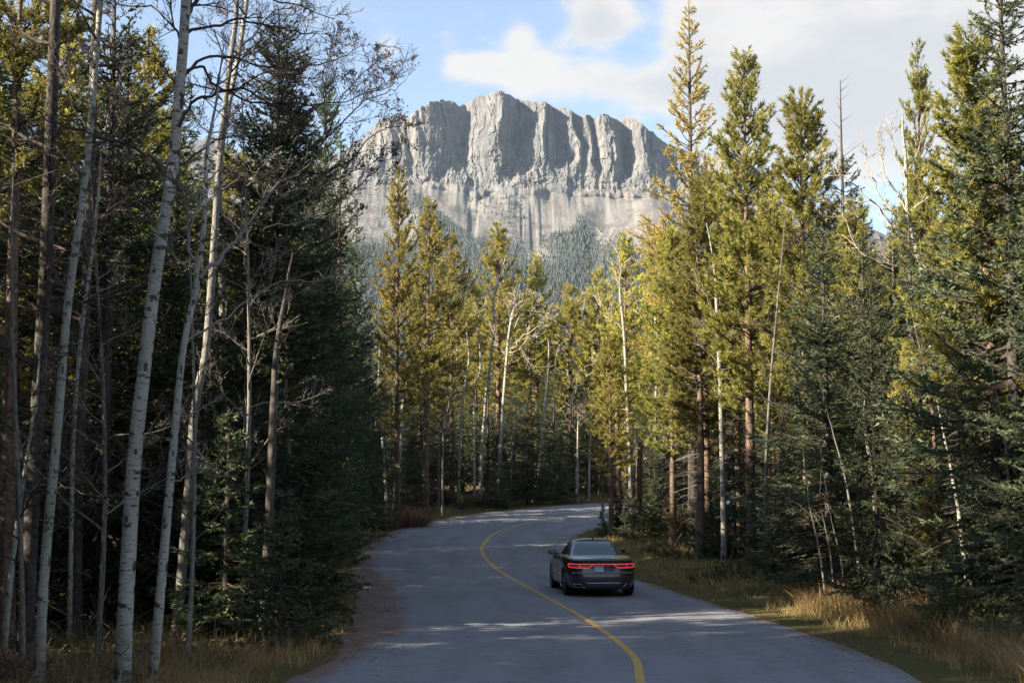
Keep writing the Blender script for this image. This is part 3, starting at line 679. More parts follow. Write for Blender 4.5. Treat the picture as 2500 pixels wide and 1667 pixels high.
    if deadtop:                                         # bare needle-less leader with short stubs
        nb = 26; h = H * (1 - deadtop * 1.15 + deadtop * 1.12 * rng.random(nb)); a = rng.random(nb) * 6.283; L = R * 0.42 * (1.08 - h / H) / (0.08 + deadtop) * 1.4 * (0.5 + 0.6 * rng.random(nb)) + 0.08
        D = norm(np.stack([np.cos(a), np.sin(a), 0.55 + 0.2 * rng.random(nb)], 1)); V, T = blades(at_height(TL, h), D, L, np.full(nb, 0.028), rng); c.add(V, T, 2)
    cm = c.mesh(name + '_crown', [mats[0] if kind == 'larch' else M_TWIG, mats[1], M_DEADTWIG])
    return {'trunk': tm, 'crown': cm, 'H': H}

SPB = [M_SPRUCEBARK, M_SPRUCE]; SPBB = [M_SPRUCEBARK, M_SPRUCEB]; PN = [M_PINEBARK, M_PINE]; PNY = [M_PINEBARK, M_PINEY]; LA = [M_SPRUCEBARK, M_LARCH]
PR = {}
PR['spruce'] = [conifer('spruce', 'spruce', 14, 2.5, 0.05, 300, 21, SPB, 1.0, 50), conifer('spruce', 'spruce', 13, 2.9, 0.08, 280, 22, SPB, 1.0, 60, gaps=0.14), conifer('spruce', 'spruce', 14, 2.1, 0.14, 270, 23, SPB, 1.0, 70, gaps=0.10)]
PR['bluespruce'] = [conifer('blue_spruce', 'spruce', 13, 2.8, 0.06, 280, 31, SPBB, 1.0, 40), conifer('blue_spruce', 'spruce', 9, 2.0, 0.04, 190, 32, SPBB, 1.0, 10)]
PR['youngspruce'] = [conifer('young_spruce', 'spruce', 4.5, 1.2, 0.02, 110, 41, SPB, 1.1, 0), conifer('young_spruce', 'spruce', 3.2, 1.0, 0.02, 90, 42, SPBB, 1.1, 0)]
PR['farspruce'] = [conifer('far_spruce', 'spruce', 13, 2.1, 0.06, 170, 51, SPB, 0.6, 30), conifer('far_spruce', 'spruce', 13, 2.4, 0.12, 150, 52, SPB, 0.6, 40, gaps=0.12)]
PR['bigspruce'] = [conifer('big_spruce', 'spruce', 14, 2.45, 0.05, 430, 25, SPB, 1.0, 60, gaps=0.06, shape=0.52)]
PR['pine'] = [conifer('pine', 'pine', 16, 2.1, 0.30, 230, 61, PN, 1.0, 60, gaps=0.10), conifer('pine', 'pine', 15, 2.3, 0.25, 240, 62, PN, 1.0, 60, gaps=0.16), conifer('pine', 'pine', 16, 1.9, 0.36, 210, 63, PN, 1.0, 80, gaps=0.2)]
PR['goldpine'] = [conifer('golden_pine', 'pine', 15, 2.1, 0.30, 210, 66, PNY, 0.75, 50, gaps=0.08), conifer('golden_pine', 'pine', 15, 2.4, 0.36, 190, 67, PNY, 0.75, 60, gaps=0.14), conifer('golden_pine', 'pine', 14, 1.8, 0.25, 190, 68, PNY, 0.75, 40, gaps=0.05)]
PR['deadlow'] = [conifer('bare_spruce', 'spruce', 13, 2.0, 0.55, 120, 71, SPB, 0.9, 170, gaps=0.15), conifer('bare_pine', 'pine', 15, 1.9, 0.6, 110, 72, PN, 0.9, 150, gaps=0.12)]
PR['larch'] = [conifer('larch', 'larch', 21, 3.0, 0.30, 230, 81, LA, 1.1, 50, gaps=0.16, bend=0.003)]
PR['deadtop'] = [conifer('deadtop_spruce', 'spruce', 15, 2.0, 0.12, 190, 91, SPBB, 0.9, 40, deadtop=0.17, gaps=0.15)]

def bare_tree(name, TL, tr, limbs, seed, mats, twig=None, tcount=(9, 8, 5), lens=(0.42, 0.4, 0.4), leaf=False, sep_limbs=False, wid=(0.013, 0.010), minr=0.004):
    """Leafless aspen. TL trunk polyline, limbs list of (polyline, r0). Returns dict of meshes."""
    rng = np.random.default_rng(seed)
    g = Geo(); V, T, UV = tubes(TL, tr, 12); UV[:, 1] += rng.random() * 0.0; g.add(V, T, 0, UV)
    tm = g.mesh(name + '_trunk', [mats[0]], True)
    res = {'trunk': tm, 'branch': [], 'H': TL[-1, 2]}
    def twigs(c, P, R, mul=1.0):
        C1, r1, L1 = children(P, R, tcount[0], lens[0], 0.75, rng, 5, 0.2, 0.12, 0.16)
        V, T, UV = tubes(C1, np.maximum(r1, minr), 3); c.add(V, T, 1, UV)
        C2, r2, L2 = children(C1, r1, tcount[1], lens[1], 0.75, rng, 4, 0.15, 0.12, 0.2)
        for s in range(3):
            d = C2[:, s + 1] - C2[:, s]; L = np.linalg.norm(d, axis=1); V, T = blades(C2[:, s], norm(d), L * 1.15, np.full(len(L), wid[0] * (1 - 0.2 * s)), rng); c.add(V, T, 1)
        C3, r3, L3 = children(C2, r2, tcount[2], lens[2], 0.7, rng, 3, 0.1, 0.15, 0.2)
        V, T = blades(C3[:, 0], norm(C3[:, -1] - C3[:, 0]), L3, np.full(len(L3), wid[1]), rng); c.add(V, T, 1)
        if leaf:
            q = rng.random(len(C3)) < 0.5
            b = C3[q, -1]; V, T = blades(b, norm(rng.normal(size=b.shape) + np.array([0, 0, -0.4])), np.full(len(b), 0.05), np.full(len(b), 0.035), rng); c.add(V, T, 2)
    mt = [mats[0], mats[1], M_DEADLEAF]
    if sep_limbs:
        for P, r in limbs:
            c = Geo(); R = r * np.linspace(1, 0.25, len(P)); V, T, UV = tubes(P, R, 6); c.add(V, T, 1 if r < 0.035 else 1, UV)
            twigs(c, P[None], R[None]); res['branch'].append(c.mesh(name + '_branch', mt, 'wood'))
    elif limbs:
        c = Geo()
        for P, r in limbs:
            R = r * np.linspace(1, 0.25, len(P)); V, T, UV = tubes(P, R, 5); c.add(V, T, 1, UV); twigs(c, P[None], R[None])
        res['crown'] = c.mesh(name + '_crown', mt, 'wood')
    return res
def auto_limbs(TL, tr, n, h0, h1, L0, L1, rng, up=0.5, npts=7):
    L = []
    for i in range(n):
        t = (i + rng.random()) / n; h = h0 + (h1 - h0) * t; b = at_height(TL, np.array([h]))[0]
        a = rng.random() * 6.283; l = L0 + (L1 - L0) * t; d = np.array([math.cos(a), math.sin(a), up * (0.5 + rng.random())]); d /= np.linalg.norm(d)
        P = [b]
        for q in range(npts - 1):
            P.append(P[-1] + d * l / (npts - 1)); d = d + rng.normal(size=3) * 0.14 + np.array([0, 0, 0.08]); d /= np.linalg.norm(d)
        L.append((np.array(P), max(0.012, float(np.interp(h, TL[:, 2], tr)) * 0.42)))
    return L
def aspen_proto(name, H, r, seed, bark, twigm, n=14, cb=0.45, spread=2.2, tc=(7, 6, 4), wid=(0.014, 0.010), bend=0.02):
    rng = np.random.default_rng(seed); TL = trunk_line(H, 18, bend, rng); tr = r * (1 - 0.85 * TL[:, 2] / H) ** 0.9; tr[0] *= 1.2
    return bare_tree(name, TL, tr, auto_limbs(TL, tr, n, H * cb, H * 0.97, spread, spread * 0.35, rng), seed + 1, [bark, twigm], tcount=tc, wid=wid)
PR['aspen'] = [aspen_proto('aspen', 12, 0.11, 101, M_ASPEN, M_PALETWIG), aspen_proto('aspen', 12, 0.09, 103, M_ASPEN, M_PALETWIG, 11, 0.55, 1.7), aspen_proto('aspen', 12, 0.12, 105, M_ASPEN, M_GREYTWIG, 16, 0.4, 2.6)]
PR['sapling'] = [aspen_proto('sapling', 6, 0.028, 111, M_ASPEN, M_GREYTWIG, 8, 0.3, 1.0, (5, 4, 3), (0.008, 0.006), 0.04), aspen_proto('sapling', 7, 0.035, 113, M_GREYBARK, M_GREYTWIG, 9, 0.35, 1.1, (5, 4, 3), (0.008, 0.006), 0.03)]
PR['barebrush'] = [aspen_proto('bare_tree', 9, 0.05, 121, M_GREYBARK, M_TWIG, 22, 0.18, 1.9, (8, 7, 5), (0.012, 0.009), 0.04), aspen_proto('bare_tree', 10, 0.06, 123, M_GREYBARK, M_GREYTWIG, 22, 0.25, 2.1, (8, 7, 5), (0.012, 0.009), 0.04)]

def place(kind, var, x, y, H, label, cat, group=None, rot=None, wide=1.0, name=None, lean=(0, 0), z=None):
    p = PR[kind][var % len(PR[kind])]; s = H / p['H']
    r = rot if rot is not None else float(RNG.random() * 6.283)
    o = thing(name, (x, y, gz(x, y) - 0.06 if z is None else z), label, cat, group, r)
    o.scale = (s * wide, s * wide, s)
    e = Matrix.Rotation(lean[1], 4, 'X') @ Matrix.Rotation(lean[0], 4, 'Y') @ Matrix.Rotation(r, 4, 'Z'); o.rotation_euler = e.to_euler()
    t = link('trunk', p['trunk'], o)
    if 'crown' in p: link('crown', p['crown'], o)
    for b in p.get('branch', []): link('branch', b, o)
    PLACED.append((x, y)); return o
PLACED = []
def X_at(px_, d): return (px_ - 1250.0) / F * d * 1.0
def H_for(py, d, px_=1250): return float(ray(px_, py, d)[2] - gz(X_at(px_, d), d))
# ------------------------------------------------------------------ hero aspens at the left roadside
def px_line(pts, d, n=22, dd=0.0):
    """Trunk line through photograph points at distance d (metres), resampled smoothly; the first point is dropped to the ground."""
    P = np.array([ray(a, b, d + dd * i / max(1, len(pts) - 1)) for i, (a, b) in enumerate(pts)])
    g = gz(P[0, 0], P[0, 1]) - 0.1
    sl = (P[0] - P[1]) / abs(P[0, 2] - P[1, 2]); P = np.vstack([P[0] + sl * (P[0, 2] - g), P]) if P[0, 2] > g + 0.05 else P
    C = catmull3(P, 8); s = np.r_[0, np.cumsum(np.linalg.norm(np.diff(C, axis=0), axis=1))]; t = np.linspace(0, s[-1], n)
    return np.stack([np.interp(t, s, C[:, i]) for i in range(3)], 1)
def catmull3(P, n):
    P = np.vstack([2 * P[0] - P[1], P, 2 * P[-1] - P[-2]]); Q = []
    for i in range(1, len(P) - 2):
        t = np.linspace(0, 1, n, endpoint=False)[:, None]; a, b, c, d = P[i - 1:i + 3]
        Q.append(0.5 * (2 * b + (c - a) * t + (2 * a - 5 * b + 4 * c - d) * t * t + (3 * b - a - 3 * c + d) * t ** 3))
    return np.vstack(Q + [P[-2][None]])
LRNG = np.random.default_rng(3)
def limb_px(pts, d, d1=None):
    d1 = d if d1 is None else d1
    P = catmull3(np.array([ray(a, b, d + (d1 - d) * i / (len(pts) - 1)) for i, (a, b) in enumerate(pts)]), 5)
    n_ = np.cumsum(LRNG.normal(size=P.shape) * 0.0012 * d, 0); n_ -= np.linspace(0, 1, len(P))[:, None] * n_[-1] * 0.5; n_[0] = 0
    return P + n_
def hero(name, pts, d, w0, w1, limbs, label, cat, group, seed, bark=None, twig=None, sep=True, tc=(9, 8, 5), leaf=False, dd=0.0, lens=(0.42, 0.4, 0.4), n=22, extra=0, exr=(0.3, 0.9), exl=1.4, ext=None):
    if ext is None: ext = 0.0 if name == 'dead_pine' else (0.8 if d > 55 else (3.0 if w1 / F * d > 0.06 else 1.4))
    if ext > 2 and not extra: extra, exr, exl = 5, (0.62, 0.97), 1.1
    if d > 55: d, limbs = d * 1.09, [(p_, r_, d_ * 1.09) for (p_, r_, d_) in limbs]
    TL = px_line(pts, d, n, dd); ppm = F / d
    s = np.linspace(0, 1, len(TL)); tr = (w0 * (1 - s) + w1 * s) / ppm / 2; tr[0] *= 1.25; tr[1] *= 1.08
    if ext:                                             # the stem goes on, thinning, among the boughs
        dv = norm(TL[-1] - TL[-3] + np.array([0, 0, 0.15])); m_ = 7; st_ = ext / m_; rw = np.random.default_rng(seed + 5); Q = []
        for q in range(m_):
            dv = norm(dv + rw.normal(size=3) * np.array([0.06, 0.06, 0.0]) + np.array([0, 0, 0.08])); Q.append((Q[-1] if Q else TL[-1]) + dv * st_)
        TL = np.vstack([TL, Q]); tr = np.r_[tr, tr[-1] * np.linspace(0.92, 0.2, m_)]
    rng = np.random.default_rng(seed)
    base = TL[0].copy(); loc = (base[0], base[1], base[2] + 0.1)
    off = np.array(loc)
    LB = [(limb_px(p, d, d1) - off, r) for (p, r, d1) in limbs]
    TLo = TL - off
    if extra: LB += auto_limbs(TLo, tr, extra, TLo[-1, 2] * exr[0], TLo[-1, 2] * exr[1], exl, exl * 0.6, rng, 0.3)
    res = bare_tree(name, TLo, tr, LB, seed, [bark or M_ASPEN, twig or M_TWIG], tcount=tc, lens=lens, leaf=leaf, sep_limbs=sep and len(LB) > 0, wid=(0.013 * max(1, d / 27), 0.010 * max(1, d / 27)), minr=0.004 * max(1, d / 27))
    o = thing(name, loc, label, cat, group)
    link('trunk', res['trunk'], o)
    if 'crown' in res and LB: link('crown', res['crown'], o)
    for b in res['branch']: link('branch', b, o)
    PLACED.append((loc[0], loc[1])); return o
GA = 'white aspens at the left roadside'
hero('aspen_tree', [(298, 1650), (310, 1420), (328, 1120), (352, 900), (376, 700), (404, 520), (424, 400), (436, 250), (448, 100), (454, 0), (462, -200), (480, -420)], 20.0, 42, 20,
     [([(452, 85), (500, 62), (560, 55), (640, 70), (720, 85), (790, 75)], 0.026, 22), ([(452, 60), (480, 10), (540, -60), (640, -120)], 0.04, 21.5), ([(446, 178), (520, 135), (600, 140), (700, 165), (800, 150), (880, 120)], 0.025, 22.5),
      ([(440, 190), (500, 160), (560, 210), (640, 250), (760, 262), (860, 250), (960, 215)], 0.025, 23), ([(432, 320), (470, 240), (540, 215), (640, 235), (740, 300)], 0.03, 20.4), ([(425, 400), (480, 380), (560, 330), (640, 345), (750, 330)], 0.020, 22),
      ([(455, -10), (520, -60), (620, -30), (720, 10), (820, 30)], 0.025, 22.5), ([(440, 230), (400, 180), (350, 130), (290, 115)], 0.018, 20.2), ([(450, 120), (400, 60), (330, 20), (250, 10)], 0.020, 21.5), ([(456, -60), (430, -120), (360, -150)], 0.03, 21),
      ([(420, 440), (370, 390), (300, 350), (180, 310), (90, 280), (0, 262)], 0.026, 20.0), ([(352, 905), (300, 850), (250, 830), (150, 845)], 0.013, 20.2), ([(318, 1195), (260, 1225), (200, 1240), (150, 1270)], 0.016, 20.3), ([(345, 1165), (400, 1150), (460, 1130)], 0.012, 20.5)],
     'tallest stout white aspen at left, bare limbs arching over the dark spruce', 'tree', GA, 201, tc=(15, 9, 6), lens=(0.42, 0.48, 0.48), n=28)
hero('aspen_tree', [(372, 1660), (396, 1400), (415, 1180), (432, 1000), (446, 860), (468, 750), (484, 690), (478, 645), (492, 610)], 20.2, 27, 14,
     [([(488, 680), (530, 640), (565, 590), (590, 560), (640, 500), (690, 440), (770, 385)], 0.035, 22.5), ([(480, 650), (460, 600), (470, 540), (500, 450), (560, 400)], 0.028, 22), ([(640, 560), (720, 545), (800, 520)], 0.014, 22.6), ([(430, 1020), (470, 1000), (520, 985)], 0.012, 21.6), ([(425, 1170), (470, 1155), (540, 1140)], 0.014, 21.5), ([(446, 860), (520, 800), (600, 745), (690, 700), (800, 690), (920, 680)], 0.02, 23)],
     'leaning white aspen right of the stoutest one, forked halfway up', 'tree', GA, 202, twig=M_GREYTWIG, tc=(11, 8, 5), lens=(0.42, 0.48, 0.48))
hero('aspen_tree', [(95, 1640), (108, 1400), (128, 1180), (140, 1050), (152, 900), (164, 760), (184, 610), (200, 500), (212, 400), (230, 200), (250, -60)], 20.8, 27, 14,
     [([(140, 1050), (165, 1010), (220, 1040), (270, 1080), (298, 1130)], 0.02, 23.2), ([(170, 720), (120, 640), (80, 560)], 0.02, 23.5), ([(190, 560), (260, 520), (340, 470)], 0.02, 24), ([(205, 440), (150, 380), (90, 340)], 0.022, 23.5), ([(215, 380), (280, 300), (340, 260)], 0.022, 24.2), ([(125, 1190), (70, 1200), (20, 1190)], 0.016, 23.4), ([(225, 260), (150, 180), (80, 120)], 0.02, 24)],
     'scarred white aspen, second trunk in from the left frame edge', 'tree', GA, 203, tc=(13, 9, 5), lens=(0.42, 0.48, 0.48))
hero('aspen_tree', [(8, 1610), (25, 1420), (45, 1260), (62, 1140), (76, 1050), (88, 980)], 22.5, 17, 7,
     [([(62, 1140), (30, 1100), (5, 1050)], 0.012, 22), ([(76, 1050), (110, 1010), (130, 960)], 0.01, 22), ([(45, 1260), (-10, 1240), (-60, 1230)], 0.01, 22), ([(70, 1200), (130, 1195), (200, 1210), (260, 1250)], 0.012, 22.2)],
     'slim grey-white aspen hard against the left frame edge, top broken', 'tree', GA, 204, twig=M_GREYTWIG, tc=(6, 5, 4))
hero('aspen_tree', [(420, 1640), (440, 1450), (452, 1300), (462, 1180), (470, 1050), (482, 960), (500, 880), (510, 780), (520, 640), (532, 450), (545, 300), (558, 180), (575, 60)], 27.0, 27, 13,
     [([(545, 300), (600, 250), (680, 200), (760, 190)], 0.02, 27), ([(560, 180), (620, 110), (700, 60)], 0.02, 27.5), ([(530, 470), (600, 420), (680, 430)], 0.018, 26.6), ([(540, 360), (480, 300), (430, 260)], 0.018, 26.8)],
     'brown-grey aspen trunk behind the leaning white one, mostly hidden by branches', 'tree', GA, 205, bark=M_GREYBARK, tc=(13, 9, 5), lens=(0.42, 0.48, 0.48))
hero('aspen_tree', [(722, 1530), (728, 1350), (738, 1200), (748, 1060), (762, 980), (775, 880)], 33.0, 10, 5, [([(748, 1060), (790, 1000), (850, 960)], 0.012, 33)],
     'thin white aspen among the dark spruce boughs near the left verge', 'tree', GA, 206, twig=M_GREYTWIG, tc=(5, 5, 4))
hero('aspen_tree', [(175, 1250), (178, 1100), (190, 900), (205, 760), (222, 640), (240, 480)], 27.5, 13, 8, [([(190, 900), (240, 850), (290, 830)], 0.014, 27), ([(205, 760), (150, 700), (110, 660)], 0.014, 27)],
     'narrow pale aspen close behind the scarred one at left', 'tree', GA, 207, tc=(6, 6, 4))
hero('aspen_tree', [(548, 1330), (545, 900), (540, 620), (535, 420), (560, 250), (585, 120), (600, 20)], 31.0, 20, 12, [([(560, 250), (640, 180), (740, 140), (840, 160)], 0.025, 31), ([(540, 450), (620, 400), (700, 410), (800, 380)], 0.022, 31), ([(585, 120), (650, 40), (760, 0)], 0.022, 31), ([(575, 180), (520, 90), (470, 40)], 0.02, 31)],
     'pale aspen stem inside the top of the large dark spruce at left', 'tree', GA, 208, tc=(14, 9, 5), lens=(0.42, 0.48, 0.48))
# bare crown whose dark twigs hang over the mountain's left shoulder
hero('bare_tree', [(700, 1500), (705, 1100), (690, 800), (700, 560), (740, 420), (790, 330)], 30.0, 17, 3.5,
     [([(740, 420), (800, 400), (860, 350), (930, 300), (985, 290)], 0.022, 30), ([(760, 380), (830, 300), (890, 270), (960, 230), (985, 205)], 0.02, 30), ([(720, 490), (800, 440), (880, 420), (960, 395)], 0.022, 30), ([(790, 330), (830, 240), (880, 190), (930, 130)], 0.018, 30.5), ([(705, 560), (780, 520), (870, 470), (960, 430)], 0.02, 29.6), ([(790, 330), (780, 230), (800, 140), (830, 60)], 0.018, 30), ([(700, 620), (800, 580), (900, 520)], 0.018, 29.4)],
     'bare dark-twigged tree with dead leaves reaching over the mountain at left', 'tree', None, 209, ext=0.5, bark=M_GREYBARK, tc=(14, 10, 6), leaf=True, lens=(0.38, 0.46, 0.46))

# ------------------------------------------------------------------ hero aspens beyond the bend
GB = 'white aspens beyond the bend'
D = 77.0
hero('aspen_tree', [(1172, 1200), (1180, 1050), (1190, 940), (1202, 850), (1206, 790), (1204, 740), (1215, 690), (1228, 650)], D, 9, 4, [([(1204, 760), (1180, 710), (1160, 670)], 0.03, D), ([(1210, 720), (1240, 680), (1250, 640)], 0.03, D)], 'straightest tall white aspen beyond the bend, left of the spreading bare crown', 'tree', GB, 211, twig=M_PALETWIG, sep=False, tc=(6, 5, 4))
hero('aspen_tree', [(1158, 1200), (1158, 1050), (1158, 950), (1172, 910), (1172, 850), (1168, 800), (1185, 740)], D - 1, 7, 3, [([(1168, 810), (1150, 740), (1165, 690)], 0.025, D), ([(1172, 830), (1200, 780), (1230, 740)], 0.025, D)], 'kinked white aspen beyond the bend with a sideways crook at mid height', 'tree', GB, 212, twig=M_PALETWIG, sep=False, tc=(6, 5, 4))
hero('aspen_tree', [(1220, 1120), (1226, 1030), (1232, 940), (1237, 880), (1242, 820), (1250, 770)], D - 3, 10, 6,
     [([(1240, 860), (1280, 860), (1310, 890), (1345, 900)], 0.03, D - 3), ([(1240, 850), (1290, 800), (1330, 770), (1345, 760)], 0.035, D - 3), ([(1244, 810), (1270, 760), (1300, 740), (1330, 735)], 0.03, D - 3), ([(1248, 780), (1260, 740), (1262, 720)], 0.03, D - 3), ([(1244, 800), (1235, 760), (1240, 725)], 0.03, D - 3), ([(1238, 870), (1215, 830), (1200, 800)], 0.025, D - 3), ([(1248, 780), (1285, 735), (1310, 720)], 0.03, D - 4), ([(1242, 840), (1300, 830), (1345, 800)], 0.03, D - 2)],
     'white aspen beyond the bend with a wide sunlit crown of bare branches', 'tree', GB, 213, twig=M_PALETWIG, sep=True, tc=(9, 6, 4), lens=(0.5, 0.42, 0.4))
hero('aspen_tree', [(965, 1216), (972, 1130), (980, 1070), (982, 1000), (990, 950)], 66, 12, 7, [([(982, 1000), (1010, 970), (1040, 950)], 0.03, 66)], 'right one of two short white trunks beside the rusty bush', 'tree', GB, 214, twig=M_GREYTWIG, sep=False, tc=(5, 5, 3))
hero('aspen_tree', [(943, 1216), (938, 1130), (933, 1060), (935, 1000)], 67, 9, 5, [([(933, 1060), (920, 1020), (900, 1000)], 0.02, 67)], 'left one of two short white trunks beside the rusty bush', 'tree', GB, 215, twig=M_GREYTWIG, sep=False, tc=(5, 5, 3))
hero('aspen_tree', [(1119, 1203), (1122, 1090), (1128, 1000), (1135, 940), (1145, 880), (1140, 820)], D - 2, 7, 4, [([(1140, 850), (1110, 800), (1090, 780)], 0.02, D)], 'leftmost slender aspen of the trio under the golden pines beyond the bend', 'tree', GB, 216, twig=M_PALETWIG, sep=False, tc=(6, 5, 4))
hero('aspen_tree', [(1313, 1170), (1322, 1080), (1330, 990), (1338, 920), (1340, 850)], D, 8, 4, [([(1338, 900), (1360, 860), (1370, 830)], 0.02, D)], 'lone leaning aspen between the dark young spruces and the right bend', 'tree', GB, 217, twig=M_PALETWIG, sep=False, tc=(6, 5, 4))
for i, (a, b, c, lab) in enumerate([(1409, 1206, 1411, 'left one of two parallel thin aspens at the far end of the road'), (1438, 1208, 1443, 'right one of two parallel thin aspens at the far end of the road'), (1080, 1222, 1082, 'short bare stem in the rusty bush at the bend'), (1248, 1190, 1256, 'faint white stem right of the dark spruce beyond the bend')]):
    hero('aspen_tree', [(a, b), (a + 1, 1120), (c, 1040 if i < 2 else 1060)], 76 if i != 2 else 66.5, 6, 4, [([(c, 1060), (c - 25, 1020), (c - 60, 990)], 0.02, 76), ([(c, 1050), (c + 20, 1000), (c + 30, 960)], 0.02, 76)] if i < 2 else [], lab, 'tree', GB, 220 + i, bark=M_ASPEN if i < 2 else M_GREYBARK, ext=0.8 if i < 2 else 3.0, extra=0 if i < 2 else 7, exr=(0.5, 0.95), exl=1.2, twig=M_GREYTWIG, sep=False, tc=(8, 7, 4))

# ------------------------------------------------------------------ hero trunks at the right roadside
GR = 'trees at the right roadside'
hero('aspen_tree', [(1541, 1322), (1540, 1200), (1536, 1090), (1530, 960), (1524, 820), (1514, 720)], 60, 12, 6, [([(1522, 800), (1480, 760), (1450, 740), (1420, 745)], 0.03, 60), ([(1515, 720), (1490, 660), (1470, 620)], 0.03, 60), ([(1510, 660), (1540, 610), (1570, 580)], 0.03, 60), ([(1528, 900), (1480, 880), (1430, 900), (1400, 930)], 0.03, 60), ([(1532, 1000), (1480, 990), (1430, 985), (1395, 1000)], 0.03, 60), ([(1512, 690), (1500, 620), (1500, 570)], 0.025, 60)],
     'white aspen standing just behind the car roof, pale bare branches to its left', 'tree', GR, 231, twig=M_PALETWIG, tc=(8, 6, 4))
hero('dead_pine', [(1560, 1325), (1560, 1200), (1562, 1080)], 59, 17, 14, [([(1563, 1100), (1590, 1085), (1605, 1105), (1612, 1125)], 0.03, 58.5), ([(1562, 1130), (1590, 1120), (1610, 1140)], 0.025, 58.5), ([(1562, 1090), (1580, 1060), (1600, 1050)], 0.02, 58.6)],
     'snapped reddish pine trunk with bleached broken branches behind the car', 'tree', GR, 232, bark=M_PINEBARK, twig=M_PALETWIG, tc=(7, 5, 3))
hero('pine_tree', [(1511, 1275), (1511, 1150), (1508, 1060), (1506, 950)], 58.5, 13, 10, [], 'sunlit brown pine trunk left of the white aspen behind the car', 'tree', GR, 233, bark=M_PINEBARK)
hero('aspen_tree', [(1768, 1388), (1766, 1250), (1763, 1120), (1760, 1000), (1756, 880), (1750, 760)], 47, 15, 9, [([(1760, 1000), (1790, 960), (1820, 900)], 0.025, 47), ([(1756, 880), (1720, 830), (1690, 800)], 0.02, 47), ([(1750, 770), (1780, 700), (1790, 640)], 0.025, 47), ([(1752, 780), (1720, 700), (1700, 650)], 0.025, 47)],
     'clean white aspen left of the reddish pine trunk on the right bank', 'tree', GR, 234, twig=M_GREYTWIG, tc=(8, 6, 4))
hero('aspen_tree', [(1652, 1340), (1650, 1240), (1648, 1120)], 57, 7, 5, [], 'narrow white stem tucked behind a brown trunk on the right bank', 'tree', GR, 235)
hero('aspen_tree', [(2183, 1515), (2174, 1320), (2163, 1150), (2160, 1060)], 30, 17, 8, [([(2163, 1150), (2200, 1110), (2250, 1100)], 0.014, 30), ([(2160, 1060), (2110, 1040), (2070, 1050)], 0.014, 30)], 'right one of two banded grey trunks above the golden grass', 'tree', GR, 236, ext=1.0, bark=M_GREYBARK, tc=(6, 6, 4))
hero('aspen_tree', [(2158, 1475), (2146, 1320), (2132, 1180), (2116, 1070)], 32, 21, 9, [([(2132, 1180), (2090, 1150), (2040, 1160)], 0.014, 32)], 'left one of two banded grey trunks above the golden grass', 'tree', GR, 237, ext=1.0, bark=M_GREYBARK, tc=(6, 6, 4))
hero('aspen_tree', [(2108, 1490), (2095, 1370), (2078, 1250), (2060, 1150), (2036, 1065)], 31, 9, 4, [([(2060, 1150), (2030, 1110), (1990, 1090)], 0.008, 31)], 'tallest of the slender leaning saplings over the golden grass', 'tree', GR, 238, bark=M_GREYBARK, twig=M_GREYTWIG, tc=(5, 4, 3))
for i, (a, b, c, e, lab) in enumerate([(2017, 1475, 1975, 1230, 'leftmost slender sapling leaning over the golden grass'), (2037, 1460, 2005, 1240, 'middle slender sapling of the leaning row over the golden grass'), (2065, 1465, 2030, 1270, 'short slender sapling right of the two leftmost over the golden grass')]):
    hero('sapling', [(a, b), ((a + c) / 2 + 6, (b + e) / 2), (c, e)], 33, 6, 2.5, [([(c + 4, e + 30), (c - 30, e - 10), (c - 50, e - 50)], 0.006, 33)], lab, 'sapling', 'slender saplings leaning over the golden grass', 240 + i, bark=M_GREYBARK, twig=M_GREYTWIG, tc=(5, 4, 3))
hero('aspen_tree', [(2370, 1500), (2362, 1420), (2350, 1340), (2345, 1290)], 29, 14, 11, [], 'short black-and-white mottled birch-like trunk beside the thick dark trunk', 'tree', GR, 245)
hero('aspen_tree', [(2492, 1545), (2482, 1400), (2470, 1290), (2462, 1180), (2455, 1080)], 26, 12, 7, [([(2470, 1290), (2440, 1240), (2400, 1220)], 0.01, 26)], 'thin pale trunk hard against the right frame edge', 'tree', GR, 246, twig=M_GREYTWIG, tc=(5, 4, 3))
hero('aspen_tree', [(2335, 1230), (2322, 1060), (2300, 960), (2275, 870), (2262, 740), (2240, 620), (2215, 520), (2212, 400), (2205, 330)], 38, 15, 8,
     [([(2214, 520), (2180, 440), (2160, 380), (2150, 300)], 0.03, 38), ([(2235, 600), (2170, 560), (2110, 500), (2060, 450), (2030, 400)], 0.035, 37), ([(2250, 680), (2160, 660), (2090, 630), (2050, 560), (2025, 500)], 0.035, 37), ([(2212, 420), (2240, 350), (2260, 290)], 0.025, 38), ([(2212, 440), (2180, 360), (2175, 280)], 0.025, 38), ([(2262, 740), (2180, 780), (2110, 770), (2060, 740)], 0.03, 36.6), ([(2216, 520), (2280, 470), (2330, 440)], 0.028, 37), ([(2225, 560), (2150, 480), (2110, 400), (2100, 330)], 0.03, 37.5), ([(2290, 920), (2180, 960), (2060, 940)], 0.025, 36)],
     'pale bare aspen with long sweeping branches among the right-hand conifers', 'tree', GR, 247, ext=0.7, twig=M_PALETWIG, tc=(9, 6, 4), lens=(0.34, 0.40, 0.40))
hero('aspen_tree', [(1600, 1230), (1600, 1000), (1608, 880), (1600, 760), (1618, 660), (1640, 600)], 61, 8, 5, [([(1605, 800), (1570, 740), (1550, 700)], 0.03, 60), ([(1610, 700), (1660, 640), (1700, 590), (1720, 540)], 0.035, 60), ([(1618, 660), (1600, 590), (1610, 540)], 0.03, 60), ([(1604, 780), (1650, 730), (1700, 720)], 0.03, 59), ([(1625, 640), (1660, 570), (1670, 520)], 0.03, 60)],
     'pale bare aspen crown in front of the foot of the tall golden larch', 'tree', GR, 248, twig=M_PALETWIG, tc=(10, 7, 4))

